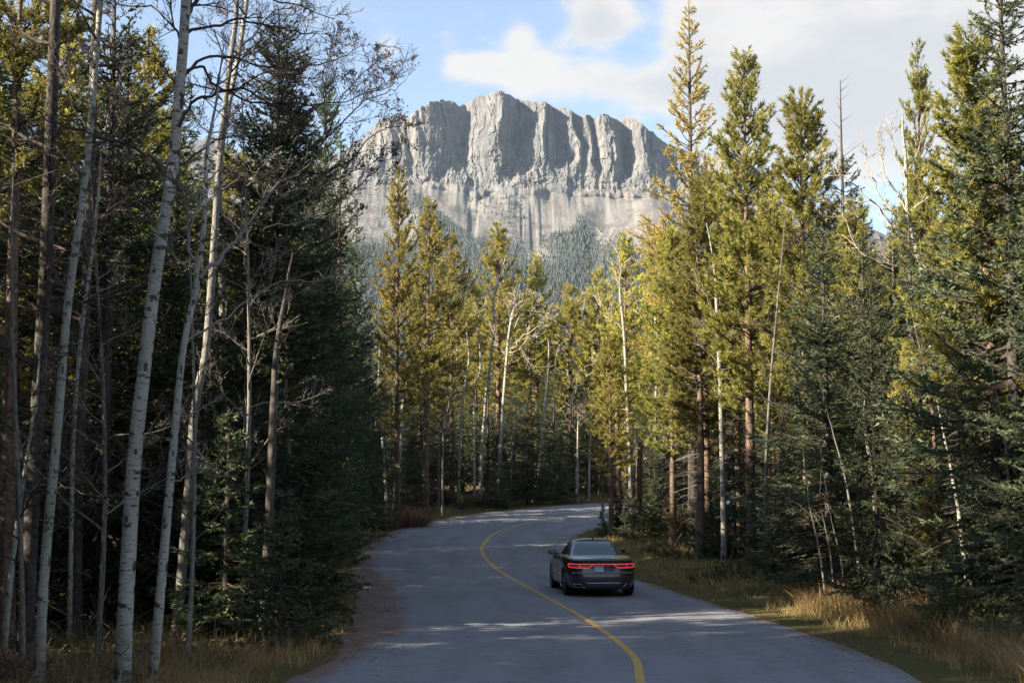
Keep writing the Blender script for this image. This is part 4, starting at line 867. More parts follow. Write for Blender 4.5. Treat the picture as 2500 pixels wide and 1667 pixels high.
# ------------------------------------------------------------------ hero conifers
def con(kind, var, px_, d, top, label, group, name, wide=1.0, rot=None, lean=(0, 0)):
    d = d * 1.09 if d > 55 else d
    x = X_at(px_, d); return place(kind, var, x, d, H_for(top, d, px_), label, 'tree', group, rot, wide, name, lean)
con('bigspruce', 0, 672, 30, 45, 'largest dark spruce at left, its boughs against the mountain', 'dark spruces at the left roadside', 'spruce_tree', 0.92)
con('bigspruce', 0, 695, 38, 215, 'full dark spruce whose boughs meet the left shoulder of the mountain', 'dark spruces at the left roadside', 'spruce_tree', 0.85)
con('farspruce', 0, 830, 50, 330, 'slim dark spruce tip in front of the left end of the mountain', 'dark spruces at the left roadside', 'spruce_tree', 0.9)
con('spruce', 1, 700, 34.5, 290, 'dark spruce filling the space right of the largest one at left', 'dark spruces at the left roadside', 'spruce_tree', 0.68)
con('spruce', 1, 866, 56, 515, 'dark spruce at the far end of the left verge, just before the bend', 'dark spruces at the left roadside', 'spruce_tree', 0.62)
con('bigspruce', 0, 790, 52, 185, 'slender tall dark spruce overlapping the left end of the mountain', 'dark spruces at the left roadside', 'spruce_tree', 0.52)
con('spruce', 2, 792, 44, 520, 'dark spruce whose right edge borders the sunlit golden pine at left', 'dark spruces at the left roadside', 'spruce_tree', 0.95)
con('youngspruce', 0, 742, 31, 1100, 'low bushy spruce beside the curve of the left verge', 'dark spruces at the left roadside', 'spruce_tree', 1.1)
con('youngspruce', 1, 690, 25.5, 1190, 'small bushy spruce nearest the rusty needle drift on the left verge', 'dark spruces at the left roadside', 'spruce_tree', 1.3)
con('youngspruce', 0, 560, 27, 1000, 'young spruce between the brown-grey trunk and the dark boughs at left', 'dark spruces at the left roadside', 'spruce_tree', 1.3)
con('bluespruce', 1, 770, 42, 1040, 'bluish young spruce overhanging the left verge below the bend', 'dark spruces at the left roadside', 'spruce_tree', 0.8)
hero('spruce_tree', [(640, 1580), (650, 1400), (660, 1200), (668, 1000)], 26.5, 24, 20, [], 'scaly grey trunk rising bare from the left verge grass', 'tree', None, 251, bark=M_SPRUCEBARK)
hero('spruce_tree', [(60, 1610), (75, 1300), (95, 950), (112, 650), (125, 300), (140, -100)], 24.5, 40, 26, [], 'thick black-barked trunk left of the scarred white aspen', 'tree', None, 252, bark=M_SPRUCEBARK, extra=14, exr=(0.3, 0.98), exl=1.8, sep=False)
hero('spruce_tree', [(185, 1500), (190, 1200), (202, 900), (215, 600), (225, 300), (235, 0)], 29, 30, 20, [], 'dark trunk in deep shade right of the scarred white aspen', 'tree', None, 253, bark=M_SPRUCEBARK, extra=14, exr=(0.3, 0.98), exl=1.8, sep=False)
for (kind, var, p, d, top, nm, lab, wd_) in [('deadlow', 1, 30, 27, -250, 'conifer_tree', 'half-bare conifer at the top left frame corner', 1.1), ('spruce', 1, 255, 31, -120, 'spruce_tree', 'dark spruce between the scarred and the stoutest aspen', 1.0), ('goldpine', 0, 350, 42, 90, 'pine_tree', 'sunlit golden pine glimpsed left of the stoutest aspen', 1.1), ('goldpine', 2, 150, 38, 60, 'pine_tree', 'sunlit golden pine glimpsed behind the scarred aspen', 1.1),
    ('barebrush', 0, 75, 21.6, 260, 'bare_tree', 'tangle of fine dark twigs in front of the thick black trunk at left', 1.0), ('barebrush', 1, 250, 23.5, 330, 'bare_tree', 'tangle of fine dark twigs between the scarred and the stoutest aspen', 1.0), ('barebrush', 0, 470, 24, 380, 'bare_tree', 'tangle of fine dark twigs right of the leaning forked aspen', 1.0), ('barebrush', 1, 590, 27.5, 240, 'bare_tree', 'tangle of fine twigs over the largest dark spruce', 1.0)]:
    con(kind, var, p, d, top, lab, 'trees crowded behind the left aspens', nm, wd_)
for (p, top, lab) in [(1130, 860, 'dark spruce between the two leftmost aspens beyond the bend'), (1190, 900, 'dark spruce behind the straightest aspen beyond the bend'), (1255, 940, 'dark spruce right of the spreading bare crown'), (1335, 900, 'dark spruce behind the lone leaning aspen'), (1400, 930, 'dark spruce behind the parallel thin aspens'), (1455, 960, 'dark spruce over the vanishing end of the road'), (1025, 900, 'dark spruce under the broad golden pine')]:
    con('spruce' if p % 2 else 'farspruce', p, p, 82, top, lab, 'understorey spruces beyond the bend', 'spruce_tree', 1.25)
GC = 'golden pines beyond the bend'
for (kind, var, p, d, top, lab, wide) in [
    ('goldpine', 2, 972, 62, 412, 'narrow golden pine rising over the dark spruce edge at left', 0.75), ('goldpine', 0, 1040, 70, 493, 'broad golden pine beyond the bend, nearest the mountain scree', 1.0), ('goldpine', 1, 1104, 76, 580, 'loose green-gold pine right of the broad golden one', 0.9),
    ('goldpine', 0, 1216, 84, 551, 'tallest full-crowned golden pine in the middle, below the scree', 1.15), ('goldpine', 2, 1310, 86, 621, 'pointed golden pine right of the middle one', 1.0), ('goldpine', 1, 1392, 84, 700, 'low golden pine in the dip of the tree line', 1.2), ('goldpine', 0, 1528, 76, 575, 'golden pine left of the tall larch, over the far road end', 1.0),
    ('goldpine', 1, 1465, 80, 660, 'ragged golden pine above the end of the visible road', 0.9), ('goldpine', 2, 1600, 80, 560, 'golden pine directly behind the larch trunk', 1.0), ('goldpine', 0, 1490, 56.5, 820, 'low bright pine boughs above the white aspen behind the car', 1.2), ('pine', 1, 1160, 92, 690, 'shaded pine low in the middle of the tree line', 1.0)]:
    con(kind, var, p, d, top, lab, GC, 'pine_tree', wide)
con('farspruce', 0, 1283, 92, 645, 'bluish slim spruce left of the pointed golden pine', 'spruces in the middle tree line', 'spruce_tree', 0.7)
con('farspruce', 1, 1367, 92, 680, 'small dull spruce tip in the dip of the tree line', 'spruces in the middle tree line', 'spruce_tree', 0.7)
con('farspruce', 0, 1440, 86, 632, 'brownish slim spruce tip left of the golden pines', 'spruces in the middle tree line', 'spruce_tree', 0.55)
for (p, d, top, kind, var, lab, wide) in [(1077, 75, 930, 'spruce', 0, 'dark understorey spruce left of the kinked aspen', 1.1), (1287, 74, 950, 'spruce', 1, 'dark understorey spruce in the middle beyond the bend', 1.2), (1012, 68, 1010, 'spruce', 2, 'dark understorey spruce behind the rusty bush', 1.2), (1212, 72, 1080, 'bluespruce', 1, 'short bluish spruce at the foot of the white aspens', 1.1), (1370, 74, 1060, 'bluespruce', 1, 'short drooping spruce beside the far road end', 1.2), (1130, 71, 1165, 'youngspruce', 0, 'small spruce at the outer edge of the bend', 1.2)]:
    con(kind, var, p, d, top, lab, 'understorey spruces beyond the bend', 'spruce_tree', wide)
con('larch', 0, 1690, 56, 8, 'tallest sparse golden larch against the clouds', None, 'larch_tree', 0.95, rot=1.2)
con('pine', 0, 1830, 46, 134, 'tall dark-green pine with a bare gap in its trunk, right of the larch', 'tall pines on the right bank', 'pine_tree', 0.95)
con('pine', 1, 1968, 44, 218, 'second tall pine right of the larch, full bushy crown', 'tall pines on the right bank', 'pine_tree', 0.95)
con('pine', 2, 2262, 40, 112, 'thin ragged pine just left of the big right-hand spruce', 'tall pines on the right bank', 'pine_tree', 0.6)
con('pine', 1, 1725, 52, 420, 'mid-height pine between the larch and the gap-trunked pine', 'tall pines on the right bank', 'pine_tree', 1.0)
con('pine', 0, 1640, 54, 560, 'lower shaded pine in front of the larch, brown trunk on the bank', 'tall pines on the right bank', 'pine_tree', 1.1)
con('pine', 2, 1706, 51, 500, 'pine with a straight dark trunk in the middle of the right bank', 'tall pines on the right bank', 'pine_tree', 1.2)
con('goldpine', 1, 1890, 48, 480, 'golden pine between the two tall pines on the right bank', 'tall pines on the right bank', 'pine_tree', 0.8)
con('deadtop', 0, 2075, 46, 190, 'grey-green spruce with a bare dead spire at right', None, 'spruce_tree', 0.85)
GS = 'dark spruces at the right roadside'
con('bluespruce', 0, 2470, 26.5, -160, 'largest right-hand spruce, leaving the frame at the top right corner', GS, 'spruce_tree', 1.0)
con('pine', 1, 2438, 27.3, 60, 'dark olive pine with the thickest trunk at right, rising from the tall grass', GS, 'pine_tree', 1.05, lean=(-0.03, 0))
con('spruce', 0, 2120, 38, 560, 'broad dark spruce behind the slender leaning saplings', GS, 'spruce_tree', 1.2)
con('spruce', 1, 2010, 41, 700, 'drooping dark spruce left of the leaning saplings', GS, 'spruce_tree', 1.2)
con('spruce', 2, 2230, 36, 500, 'dark spruce right of the two banded grey trunks', GS, 'spruce_tree', 1.25)
con('spruce', 0, 1905, 45, 800, 'low dark spruce right of the reddish pine trunk', GS, 'spruce_tree', 1.2)
con('bluespruce', 0, 2330, 34, 430, 'bluish spruce with pale needles behind the dark olive pine', GS, 'spruce_tree', 1.0)
con('spruce', 1, 2135, 29.5, 640, 'tall dark spruce whose low boughs veil the tops of the banded trunks', GS, 'spruce_tree', 0.75)
con('bluespruce', 1, 2180, 33, 980, 'bluish spruce boughs between the banded trunks and the thick one', GS, 'spruce_tree', 1.1)
con('bluespruce', 0, 2590, 23.5, 250, 'near spruce whose blue-green bough tips enter at the right frame edge', GS, 'spruce_tree', 1.0)
con('youngspruce', 0, 1502, 58, 1195, 'small spruce at the roadside left of the white aspen behind the car', GS, 'spruce_tree', 1.3)
for (p, d, top, kind, var, lab) in [(1535, 55.5, 1190, 'youngspruce', 1, 'low spruce between the white aspen and the car roof'), (1590, 56, 1170, 'youngspruce', 0, 'low spruce right of the snapped reddish trunk'), (1470, 57.5, 1225, 'youngspruce', 0, 'smallest spruce at the inside edge of the bend'), (1560, 62, 1150, 'youngspruce', 1, 'low spruce behind the snapped reddish trunk'), (1600, 60, 1120, 'youngspruce', 0, 'dark low spruce between the snapped trunk and the next brown trunk'), (1585, 60, 1000, 'spruce', 2, 'shaded spruce deep behind the snapped reddish trunk'), (1660, 58, 1090, 'youngspruce', 1, 'dark low spruce behind the juniper mat'), (1735, 52, 1120, 'youngspruce', 0, 'dark low spruce between two trunks on the right bank'), (1690, 62, 980, 'spruce', 0, 'shaded spruce deep behind the juniper mat'), (1790, 50, 1100, 'youngspruce', 1, 'dark low spruce left of the gap-trunked pine')]:
    con(kind, var, p, d, top, lab, 'low spruces under the right bank pines', 'spruce_tree', 1.1)
for i_, (p, top) in enumerate([(1515, 1200), (1552, 1180), (1592, 1170), (1632, 1165), (1672, 1160), (1715, 1150), (1760, 1150)]):
    for d_ in (60.5, 62.5, 59, 57):
        if road_e([X_at(p, d_ * 1.09)], [d_ * 1.09])[0] > 5.0:
            con('youngspruce', i_, p, d_, top, ['low spruce hiding the far road right of the white aspen', 'low spruce hiding the far road by the snapped trunk', 'low spruce closing the gap right of the snapped trunk', 'low spruce closing the gap behind the juniper mat', 'low spruce closing the gap under the tall larch', 'low spruce closing the gap left of the clean white aspen', 'low spruce closing the gap behind the clean white aspen'][i_], 'low spruces under the right bank pines', 'spruce_tree', 1.5); break
con('youngspruce', 1, 2310, 28, 1330, 'small shaded spruce in the gap right of the banded trunks', GS, 'spruce_tree', 1.2)
con('youngspruce', 0, 1880, 40, 1240, 'bushy young spruce at the edge of the right bank', GS, 'spruce_tree', 1.4)
con('goldpine', 2, 2262, 31, 1160, 'low yellow-green pine in the shade at right', None, 'pine_tree', 1.6)
con('goldpine', 1, 2215, 34, 840, 'gold-needled pine glowing in front of the dark spruces at right', None, 'pine_tree', 0.7)
for (pts, d, w0, w1, lab, sd_) in [([(1972, 1450), (1968, 1330), (1966, 1200)], 39, 12, 9, 'thin dark trunk left of the leaning saplings', 265), ([(2302, 1490), (2296, 1350), (2285, 1180), (2280, 1060)], 31, 11, 9, 'thin black trunk between banded and thick trunks at right', 266)]:
    hero('pine_tree', pts, d, w0, w1, [], lab, 'tree', GR, sd_, bark=M_PINEBARK, extra=0)

# ------------------------------------------------------------------ the forest behind: each tree on its own
LIM = np.array([(-2000, -900), (560, -900), (640, 60), (760, 330), (860, 480), (930, 560), (990, 560), (1050, 600), (1110, 650), (1160, 700), (1216, 600), (1270, 690), (1308, 690), (1380, 720), (1440, 700), (1528, 640), (1600, 580), (1650, 480), (1720, 450), (1790, 480), (1830, 380), (1880, 480), (1965, 380), (2030, 470), (2080, 400), (2150, 420), (2250, 330), (2310, 200), (2400, -500), (2600, -900), (5000, -900)], float)
rf = np.random.default_rng(77)
FILLED = []
def fill(n, xr, yr, emin, kinds, hr, label_of, mind=1.7, vis=True):
    k_ = 0; tries = 0
    while k_ < n and tries < n * 40:
        tries += 1
        y = rf.uniform(*yr); x = rf.uniform(*xr)
        e = float(road_e([x], [y])[0])
        if not (emin[0] < e < emin[1]): continue
        if any((x - a) ** 2 + (y - b) ** 2 < mind ** 2 for a, b in PLACED): continue
        p = 1250 + F * x / max(y, 1)
        if y > 5 and vis and not (-330 < p < 2830): continue
        if not vis and x > -0.36 * max(y, 0) - 3.0 and y > 6: continue
        H = rf.uniform(*hr)
        kind = kinds[rf.integers(len(kinds))]
        if y > 5:
            mrg = 60 + 2.0 / y * F * 0.25
            lim = max(np.interp(p + q, LIM[:, 0], LIM[:, 1]) for q in (-mrg, 0, mrg)) 
            H = min(H, float(ray(p, lim, y)[2] - gz(x, y)) * rf.uniform(0.86, 1.0))
        if H < 3.0: continue
        nm, lab, grp = label_of(kind, e, y)
        o = place(kind, int(rf.integers(9)), x, y, H, lab, 'tree', grp, None, float(rf.uniform(0.85, 1.25)), nm, (float(rf.normal() * 0.02), float(rf.normal() * 0.02)))
        if vis: FILLED.append((o, kind, p, y))
        k_ += 1
KN = {'spruce': ('spruce_tree', 'dark green spruce'), 'farspruce': ('spruce_tree', 'dark distant spruce'), 'pine': ('pine_tree', 'olive-green pine'), 'goldpine': ('pine_tree', 'golden-green pine'), 'deadlow': ('conifer_tree', 'conifer bare below with a small green top'), 'aspen': ('aspen_tree', 'bare white-trunked aspen'), 'barebrush': ('bare_tree', 'bare brushy tree with fine dark twigs'), 'bluespruce': ('spruce_tree', 'blue-green spruce')}
def lab_for(zone, plural):
    return lambda kind, e, y: (KN[kind][0], KN[kind][1] + ' ' + zone, plural)
Lz = lab_for('in the shaded wood behind the left aspens', 'trees of the left wood')
Rz = lab_for('in the shaded wood behind the right bank', 'trees of the right wood')
Bz = lab_for('in the wood beyond the bend', 'trees of the wood beyond the bend')
Sz = lab_for('in the wood at the left frame edge', 'trees of the left wood')
fill(26, (-16, -3), (25, 62), (-14, -7.0), ['spruce', 'barebrush', 'deadlow', 'pine', 'barebrush'], (9, 15), Lz, 1.6)
fill(60, (-32, -6), (27, 62), (-34, -8.5), ['spruce', 'deadlow', 'barebrush', 'spruce', 'pine', 'deadlow', 'spruce', 'goldpine'], (12, 17), Lz, 1.9)
fill(30, (-40, -6), (55, 98), (-60, -7.5), ['pine', 'goldpine', 'spruce', 'goldpine'], (11, 17), Lz, 2.0)
fill(75, (-26, 28), (76, 106), (-60, -5.5), ['youngspruce', 'farspruce', 'farspruce', 'farspruce'], (4, 9), lambda kind, e, y: ('spruce_tree', 'low dark spruce under the trees of the far bend', 'low spruces under the far bend trees'), 1.1)
fill(70, (-34, 44), (96, 150), (-200, 200), ['farspruce', 'farspruce', 'pine', 'goldpine'], (10, 16), lambda kind, e, y: (KN[kind][0], KN[kind][1] + ' deep in the wood behind the far bend', 'trees deep behind the far bend'), 2.2)
fill(60, (-30, 24), (74, 128), (-60, -5.5), ['farspruce', 'farspruce', 'goldpine', 'deadlow', 'aspen', 'pine'], (8, 15), Bz, 1.7)
fill(40, (5, 40), (30, 66), (7.5, 26), ['spruce', 'pine', 'spruce', 'deadlow', 'goldpine', 'spruce'], (9, 15), Rz, 1.7)
fill(30, (12, 60), (40, 90), (14, 60), ['pine', 'spruce', 'goldpine', 'farspruce'], (10, 16), Rz, 1.9)
fill(26, (6, 24), (21, 48), (7.0, 16), ['deadlow', 'spruce', 'barebrush', 'bluespruce'], (7, 13), Rz, 1.5)
for i_, (x_, y_, h_) in enumerate([(-9.6, 18.6, 15), (-12.2, 16.4, 16), (-10.4, 14.2, 15), (-8.8, 10.5, 14), (-14.5, 20.5, 16), (-11.8, 7.5, 15), (-8.6, 5.0, 14), (-12.5, 2.0, 16), (-9.0, -1.5, 15), (-13.2, 11.2, 16), (-17.2, 12.4, 16), (-16.0, 7.6, 15), (-20.4, 10.2, 17), (-21.5, 14.0, 16), (-24.0, 8.0, 17), (-19.2, 5.2, 16), (-15.4, 3.8, 15), (-23.5, 3.6, 17), (-18.2, 16.4, 15)]):  # unseen spruces added in the sun's path to shade the road and left aspens
    place('bigspruce', 0, x_, y_, h_, 'unseen large spruce beyond the left frame edge, added to shade road and aspens', 'tree', 'trees of the left wood', None, 0.9, 'spruce_tree')
# trees left of the frame, whose shade lies on the road
fill(74, (-40, -5), (-18, 26), (-40, -7.5), ['pine', 'spruce', 'spruce', 'deadlow', 'pine'], (12, 16), Sz, 2.4, False)

# every forest tree is told apart by the landmark it stands by and by its rank in depth there
MARKS = [(-150, 'left frame edge'), (70, 'thick black trunk'), (165, 'scarred white aspen'), (370, 'stoutest white aspen'), (455, 'forked leaning aspen'), (550, 'pale stem in the big spruce'), (672, 'largest left spruce'), (700, 'spruce at the mountain shoulder'), (792, 'spruce edging the golden pine'),
    (972, 'narrow golden pine'), (1040, 'broad golden pine'), (1104, 'loose green-gold pine'), (1180, 'straightest far aspen'), (1240, 'spreading bare crown'), (1310, 'pointed golden pine'), (1392, 'golden pine in the dip'), (1442, 'two parallel thin aspens'), (1535, 'white aspen behind the car'), (1610, 'snapped reddish trunk'), (1690, 'tall golden larch'), (1765, 'clean white aspen'),
    (1830, 'gap-trunked pine'), (1968, 'second tall pine'), (2075, 'bare-spired spruce'), (2150, 'two banded grey trunks'), (2262, 'thin ragged pine'), (2438, 'thickest dark trunk'), (2500, 'pale trunk at the right edge')]
SHORT = {'spruce': 'dark green spruce', 'farspruce': 'dull dark spruce', 'youngspruce': 'low dark spruce', 'pine': 'olive-green pine', 'goldpine': 'golden-green pine', 'deadlow': 'half-bare conifer', 'aspen': 'bare white-trunked aspen', 'barebrush': 'bare brushy tree', 'bluespruce': 'blue-green spruce'}
ORD = ['nearest', 'second', 'third', 'fourth', 'fifth', 'sixth', 'seventh', 'eighth', 'ninth', 'tenth', 'eleventh', 'twelfth', 'thirteenth', 'fourteenth', 'fifteenth']
sets = {}
for (o, kind, p, y) in FILLED:
    mk = min(MARKS, key=lambda q: abs(q[0] - p)); rel_ = 'behind' if abs(mk[0] - p) < 22 else ('left of' if p < mk[0] else 'right of')
    sets.setdefault((kind, mk[1], rel_), []).append((y, o))
for (kind, mk, rel_), lst in sets.items():
    lst.sort(key=lambda q: q[0])
    for i_, (y, o) in enumerate(lst):
        tail_ = '' if len(lst) == 1 else (', nearest one there' if i_ == 0 else (', farthest one there' if i_ == len(lst) - 1 else ', ' + ORD[min(i_, 14)] + ' in depth'))
        o['label'] = SHORT[kind] + ' ' + rel_ + ' the ' + mk + tail_
# ------------------------------------------------------------------ grass, ground plants, shrubs
rgr = np.random.default_rng(9)
def scatter(n, xr, yr, e0, e1, dens=None):
    x = rgr.uniform(*xr, n); y = yr[0] + (yr[1] - yr[0]) * rgr.random(n) ** 1.5; e = road_e(x, y)
    ok = (e > e0) & (e < e1)
    if dens is not None: ok &= rgr.random(n) < dens(x, y, e)
    x, y, e = x[ok], y[ok], e[ok]
    return np.stack([x, y, ground_z(x, y, e)], 1), e
def grass(name, B, h, wd, bend, mat, segs=3, wind=(0.25, 0.0), label=None):
    n = len(B); d = rgr.normal(size=(n, 2)); d = d / np.linalg.norm(d, axis=1)[:, None] * bend[:, None] + np.array(wind)
    t = np.linspace(0, 1, segs + 1)
    C = B[:, None] + np.stack([d[:, 0, None] * h[:, None] * t ** 1.8, d[:, 1, None] * h[:, None] * t ** 1.8, h[:, None] * (t - 0.28 * np.linalg.norm(d, axis=1)[:, None] * t ** 2)], -1)
    a = rgr.random(n) * 6.283; sv = np.stack([np.cos(a), np.sin(a), 0 * a], 1)
    wv = (wd[:, None] * (1 - t ** 1.5 * 0.92)[None] * 0.5)[..., None] * sv[:, None]
    V = np.stack([C - wv, C + wv], 2).reshape(-1, 3); k_ = (segs + 1) * 2
    i = (np.arange(n)[:, None] * k_ + np.arange(segs)[None] * 2).ravel()
    T = np.concatenate([np.stack([i, i + 1, i + 2], 1), np.stack([i + 1, i + 3, i + 2], 1)])
    g = Geo(); g.add(V, T); o = link(name, g.mesh(name, mat)); return tag(o, label, 'grass', kind='stuff')
# short verge grass
B1, e1 = scatter(260000, (-14, 16), (13, 80), -9.0, 9.0, lambda x, y, e: np.where(e < 0, sstep(-e, 4.5, 5.6), sstep(e, 3.8, 5.0)) * (0.35 + 0.65 * (vnoise(x * 0.8, y * 0.8) > -0.2)))
hh = rgr.uniform(0.04, 0.15, len(B1)) * (0.7 + 0.8 * sstep(np.abs(e1), 4.3, 7.0)); grass('grass', B1, hh, rgr.uniform(0.006, 0.014, len(B1)) * (1 + B1[:, 1] / 60), rgr.uniform(0.1, 0.7, len(B1)), M_GRASSG, 1, label='short dull green and straw grass along both verges')
# tall dry grass: right verge and left foreground
def tall(n, xr, yr, e0, e1, thr):
    return scatter(n, xr, yr, e0, e1, lambda x, y, e: sstep(vnoise(x * 1.1 + 3, y * 1.1) + 0.5 * vnoise(x * 3, y * 3), thr, thr + 0.4))
B2, _ = tall(75000, (3, 14), (13.5, 34), 5.0, 8.6, -0.55)
B3, _ = tall(24000, (-9, -1.5), (13.5, 26), -8.5, -5.2, -0.3)
B4, _ = tall(30000, (-12, 18), (22, 78), -7.5, 10, 0.1); B4 = B4[(road_e(B4[:, 0], B4[:, 1]) > 5.2) | (road_e(B4[:, 0], B4[:, 1]) < -5.4)]
B8, _ = tall(50000, (0, 13), (21, 64), 4.5, 7.6, -0.35)
B9, _ = tall(40000, (-10, 2), (20, 66), -6.4, -4.95, -0.4)
for B, lo, hi, lab in ((B9, 0.10, 0.36, 'short olive and straw grass along the left road edge'), (B8, 0.10, 0.38, 'short golden dry grass along the right road edge'), (B2, 0.3, 0.78, 'tall golden dry grass bending along the right verge'), (B3, 0.22, 0.62, 'tall straw-coloured grass in the lower left corner'), (B4, 0.15, 0.45, 'scattered knee-high dry grass at the wood edge')):
    n = len(B); grass('tall_grass', B, rgr.uniform(lo, hi, n), rgr.uniform(0.004, 0.009, n) * (1 + B[:, 1] / 60), rgr.uniform(0.2, 0.9, n), M_GRASST, 3, (-0.35, 0.0) if 'gold' in lab else (0.2, 0), lab)
# low plants, seedlings and dead sticks on the forest floor
B5, _ = scatter(90000, (-30, 34), (14, 100), -40, 40, lambda x, y, e: (np.abs(e) > 6.2) * (vnoise(x * 0.7, y * 0.7) > -0.1) * 0.9)
idx = np.repeat(np.arange(len(B5)), 3); D5 = norm(rgr.normal(size=(len(idx), 3)) * np.array([1, 1, 0.5]) + np.array([0, 0, 0.8]))
V, T = blades(B5[idx] + rgr.normal(size=(len(idx), 3)) * np.array([0.08, 0.08, 0.0]), D5, rgr.uniform(0.12, 0.45, len(idx)), rgr.uniform(0.02, 0.06, len(idx)), rgr)
g = Geo(); g.add(V, T); tag(link('undergrowth', g.mesh('undergrowth', M_LITTER)), 'low brown and green plants covering the forest floor', 'undergrowth', kind='stuff')
B6, _ = scatter(9000, (-26, 30), (14, 85), -30, 30, lambda x, y, e: (np.abs(e) > 6.5) * 1.0)
D6 = norm(rgr.normal(size=B6.shape) * np.array([1, 1, 0.35]) + np.array([0, 0, 0.25])); L6 = rgr.uniform(0.4, 1.6, len(B6))
P6 = B6[:, None] + D6[:, None] * L6[:, None, None] * np.linspace(0, 1, 4)[None, :, None] + np.cumsum(rgr.normal(size=(len(B6), 4, 3)) * 0.04, 1)
V, T, UV = tubes(P6, np.full((len(B6), 4), 0.008), 3); g = Geo(); g.add(V, T, 0, UV)
tag(link('dead_sticks', g.mesh('dead_sticks', M_DEADTWIG)), 'dead grey sticks leaning and lying on the forest floor', 'sticks', kind='stuff')
# needles and twigs blown on the asphalt edge
B7, e7 = scatter(60000, (-8, 12), (13, 75), -4.9, 4.2, lambda x, y, e: np.where(e < 0, sstep(-e, 3.0, 4.6) ** 2, sstep(e, 3.0, 3.8) ** 2 * 0.6) * (vnoise(x * 1.3, y * 0.5) > -0.1))
B7[:, 2] = prof(B7[:, 1]) + 0.006
V, T = blades(B7, norm(rgr.normal(size=B7.shape) * np.array([1, 1, 0.12])), rgr.uniform(0.04, 0.12, len(B7)), rgr.uniform(0.008, 0.02, len(B7)), rgr)
g = Geo(); g.add(V, T); tag(link('fallen_needles', g.mesh('fallen_needles', M_RUST)), 'rust-coloured fallen needles drifted along the road edges', 'needles', kind='stuff')

def shrub(name, x, y, rx, ry, h, nst, mat, label, cat, seed, nl=0.05, nw=0.02, stem=None, flat=False, per=2, step=0.03, group=None):
    r = np.random.default_rng(seed); a = r.random(nst) * 6.283; q = np.sqrt(r.random(nst))
    bx = np.cos(a) * rx * q * (0.9 if flat else 0.35); by = np.sin(a) * ry * q * (0.9 if flat else 0.35)
    z0 = ground_z(x + bx, y + by) - gz(x, y)
    L = h * (0.6 + 0.6 * r.random(nst)); t = np.linspace(0, 1, 5)
    d = norm(np.stack([np.cos(a) * rx * (0.35 if flat else 0.8) * q, np.sin(a) * ry * (0.35 if flat else 0.8) * q, h * (0.35 if flat else 0.9) + 0 * a], 1) + r.normal(size=(nst, 3)) * 0.12)
    P = np.stack([bx, by, z0 - 0.05], 1)[:, None] + d[:, None] * (L[:, None] * t)[..., None] + np.cumsum(r.normal(size=(nst, 5, 3)) * 0.025, 1)
    R = np.full((nst, 1), 0.010) * np.linspace(1, 0.4, 5)
    c = Geo(); V, T, UV = tubes(P, R, 3); c.add(V, T, 0, UV)
    C, rr_, LL = children(P, R, 9, 0.45, 0.7, r, 3, 0.15, 0.15, 0.2)
    D = norm(C[:, -1] - C[:, 0]); V, T = blades(C[:, 0], D, LL, np.full(len(LL), 0.009), r); c.add(V, T, 0)
    stems = c
    f = Geo(); V, T = needles_on(C[:, 0], D, LL, step, per, nl, nw, 0.8, r); f.add(V, T)
    o = thing(name, (x, y, gz(x, y)), label, cat, group)
    link('stem', stems.mesh(name + '_stem', [stem or M_TWIG]), o); link('foliage', f.mesh(name + '_foliage', [mat]), o)
    return o
def at_px(p, d): return X_at(p, d), d
x, y = at_px(1672, 53); shrub('juniper_shrub', x, y, 1.5, 3.2, 0.5, 150, M_JUNI, 'dark green juniper mat spreading on the right bank beside the road', 'shrub', 301, 0.06, 0.025, flat=True, per=3)
x, y = at_px(1775, 42); shrub('juniper_shrub', x, y, 1.2, 1.6, 0.5, 70, M_JUNI, 'smaller juniper mat at the foot of the white aspen on the right bank', 'shrub', 302, 0.06, 0.025, flat=True, per=3)
x, y = at_px(1000, 68); shrub('rusty_bush', x, y, 1.7, 1.2, 1.0, 260, M_RUST, 'rust-red leafless bush at the outer edge of the bend', 'bush', 303, 0.03, 0.015, stem=simple('rusty_twig', (0.16, 0.085, 0.055), 0.8), per=1, step=0.05)
x, y = at_px(1190, 79); shrub('low_bush', x, y, 2.2, 1.0, 0.8, 120, M_LITTER, 'low dull green bushes at the foot of the far bend trees', 'bush', 304, 0.06, 0.03)
x, y = at_px(1660, 61); shrub('low_bush', x, y, 0.8, 0.8, 1.1, 60, M_GRASSG, 'yellow-green leafy bush between the brown trunks on the right bank', 'bush', 305, 0.06, 0.04)
x, y = at_px(60, 21.5); shrub('low_bush', x, y, 0.8, 0.6, 0.5, 60, M_RUST, 'tuft of rusty plants at the foot of the scarred aspen', 'bush', 306, 0.06, 0.02)
x, y = at_px(2330, 25); shrub('low_bush', x, y, 0.9, 0.7, 0.8, 60, M_JUNI, 'dark leafy shrub in the shade behind the tall golden grass', 'bush', 307, 0.06, 0.03)
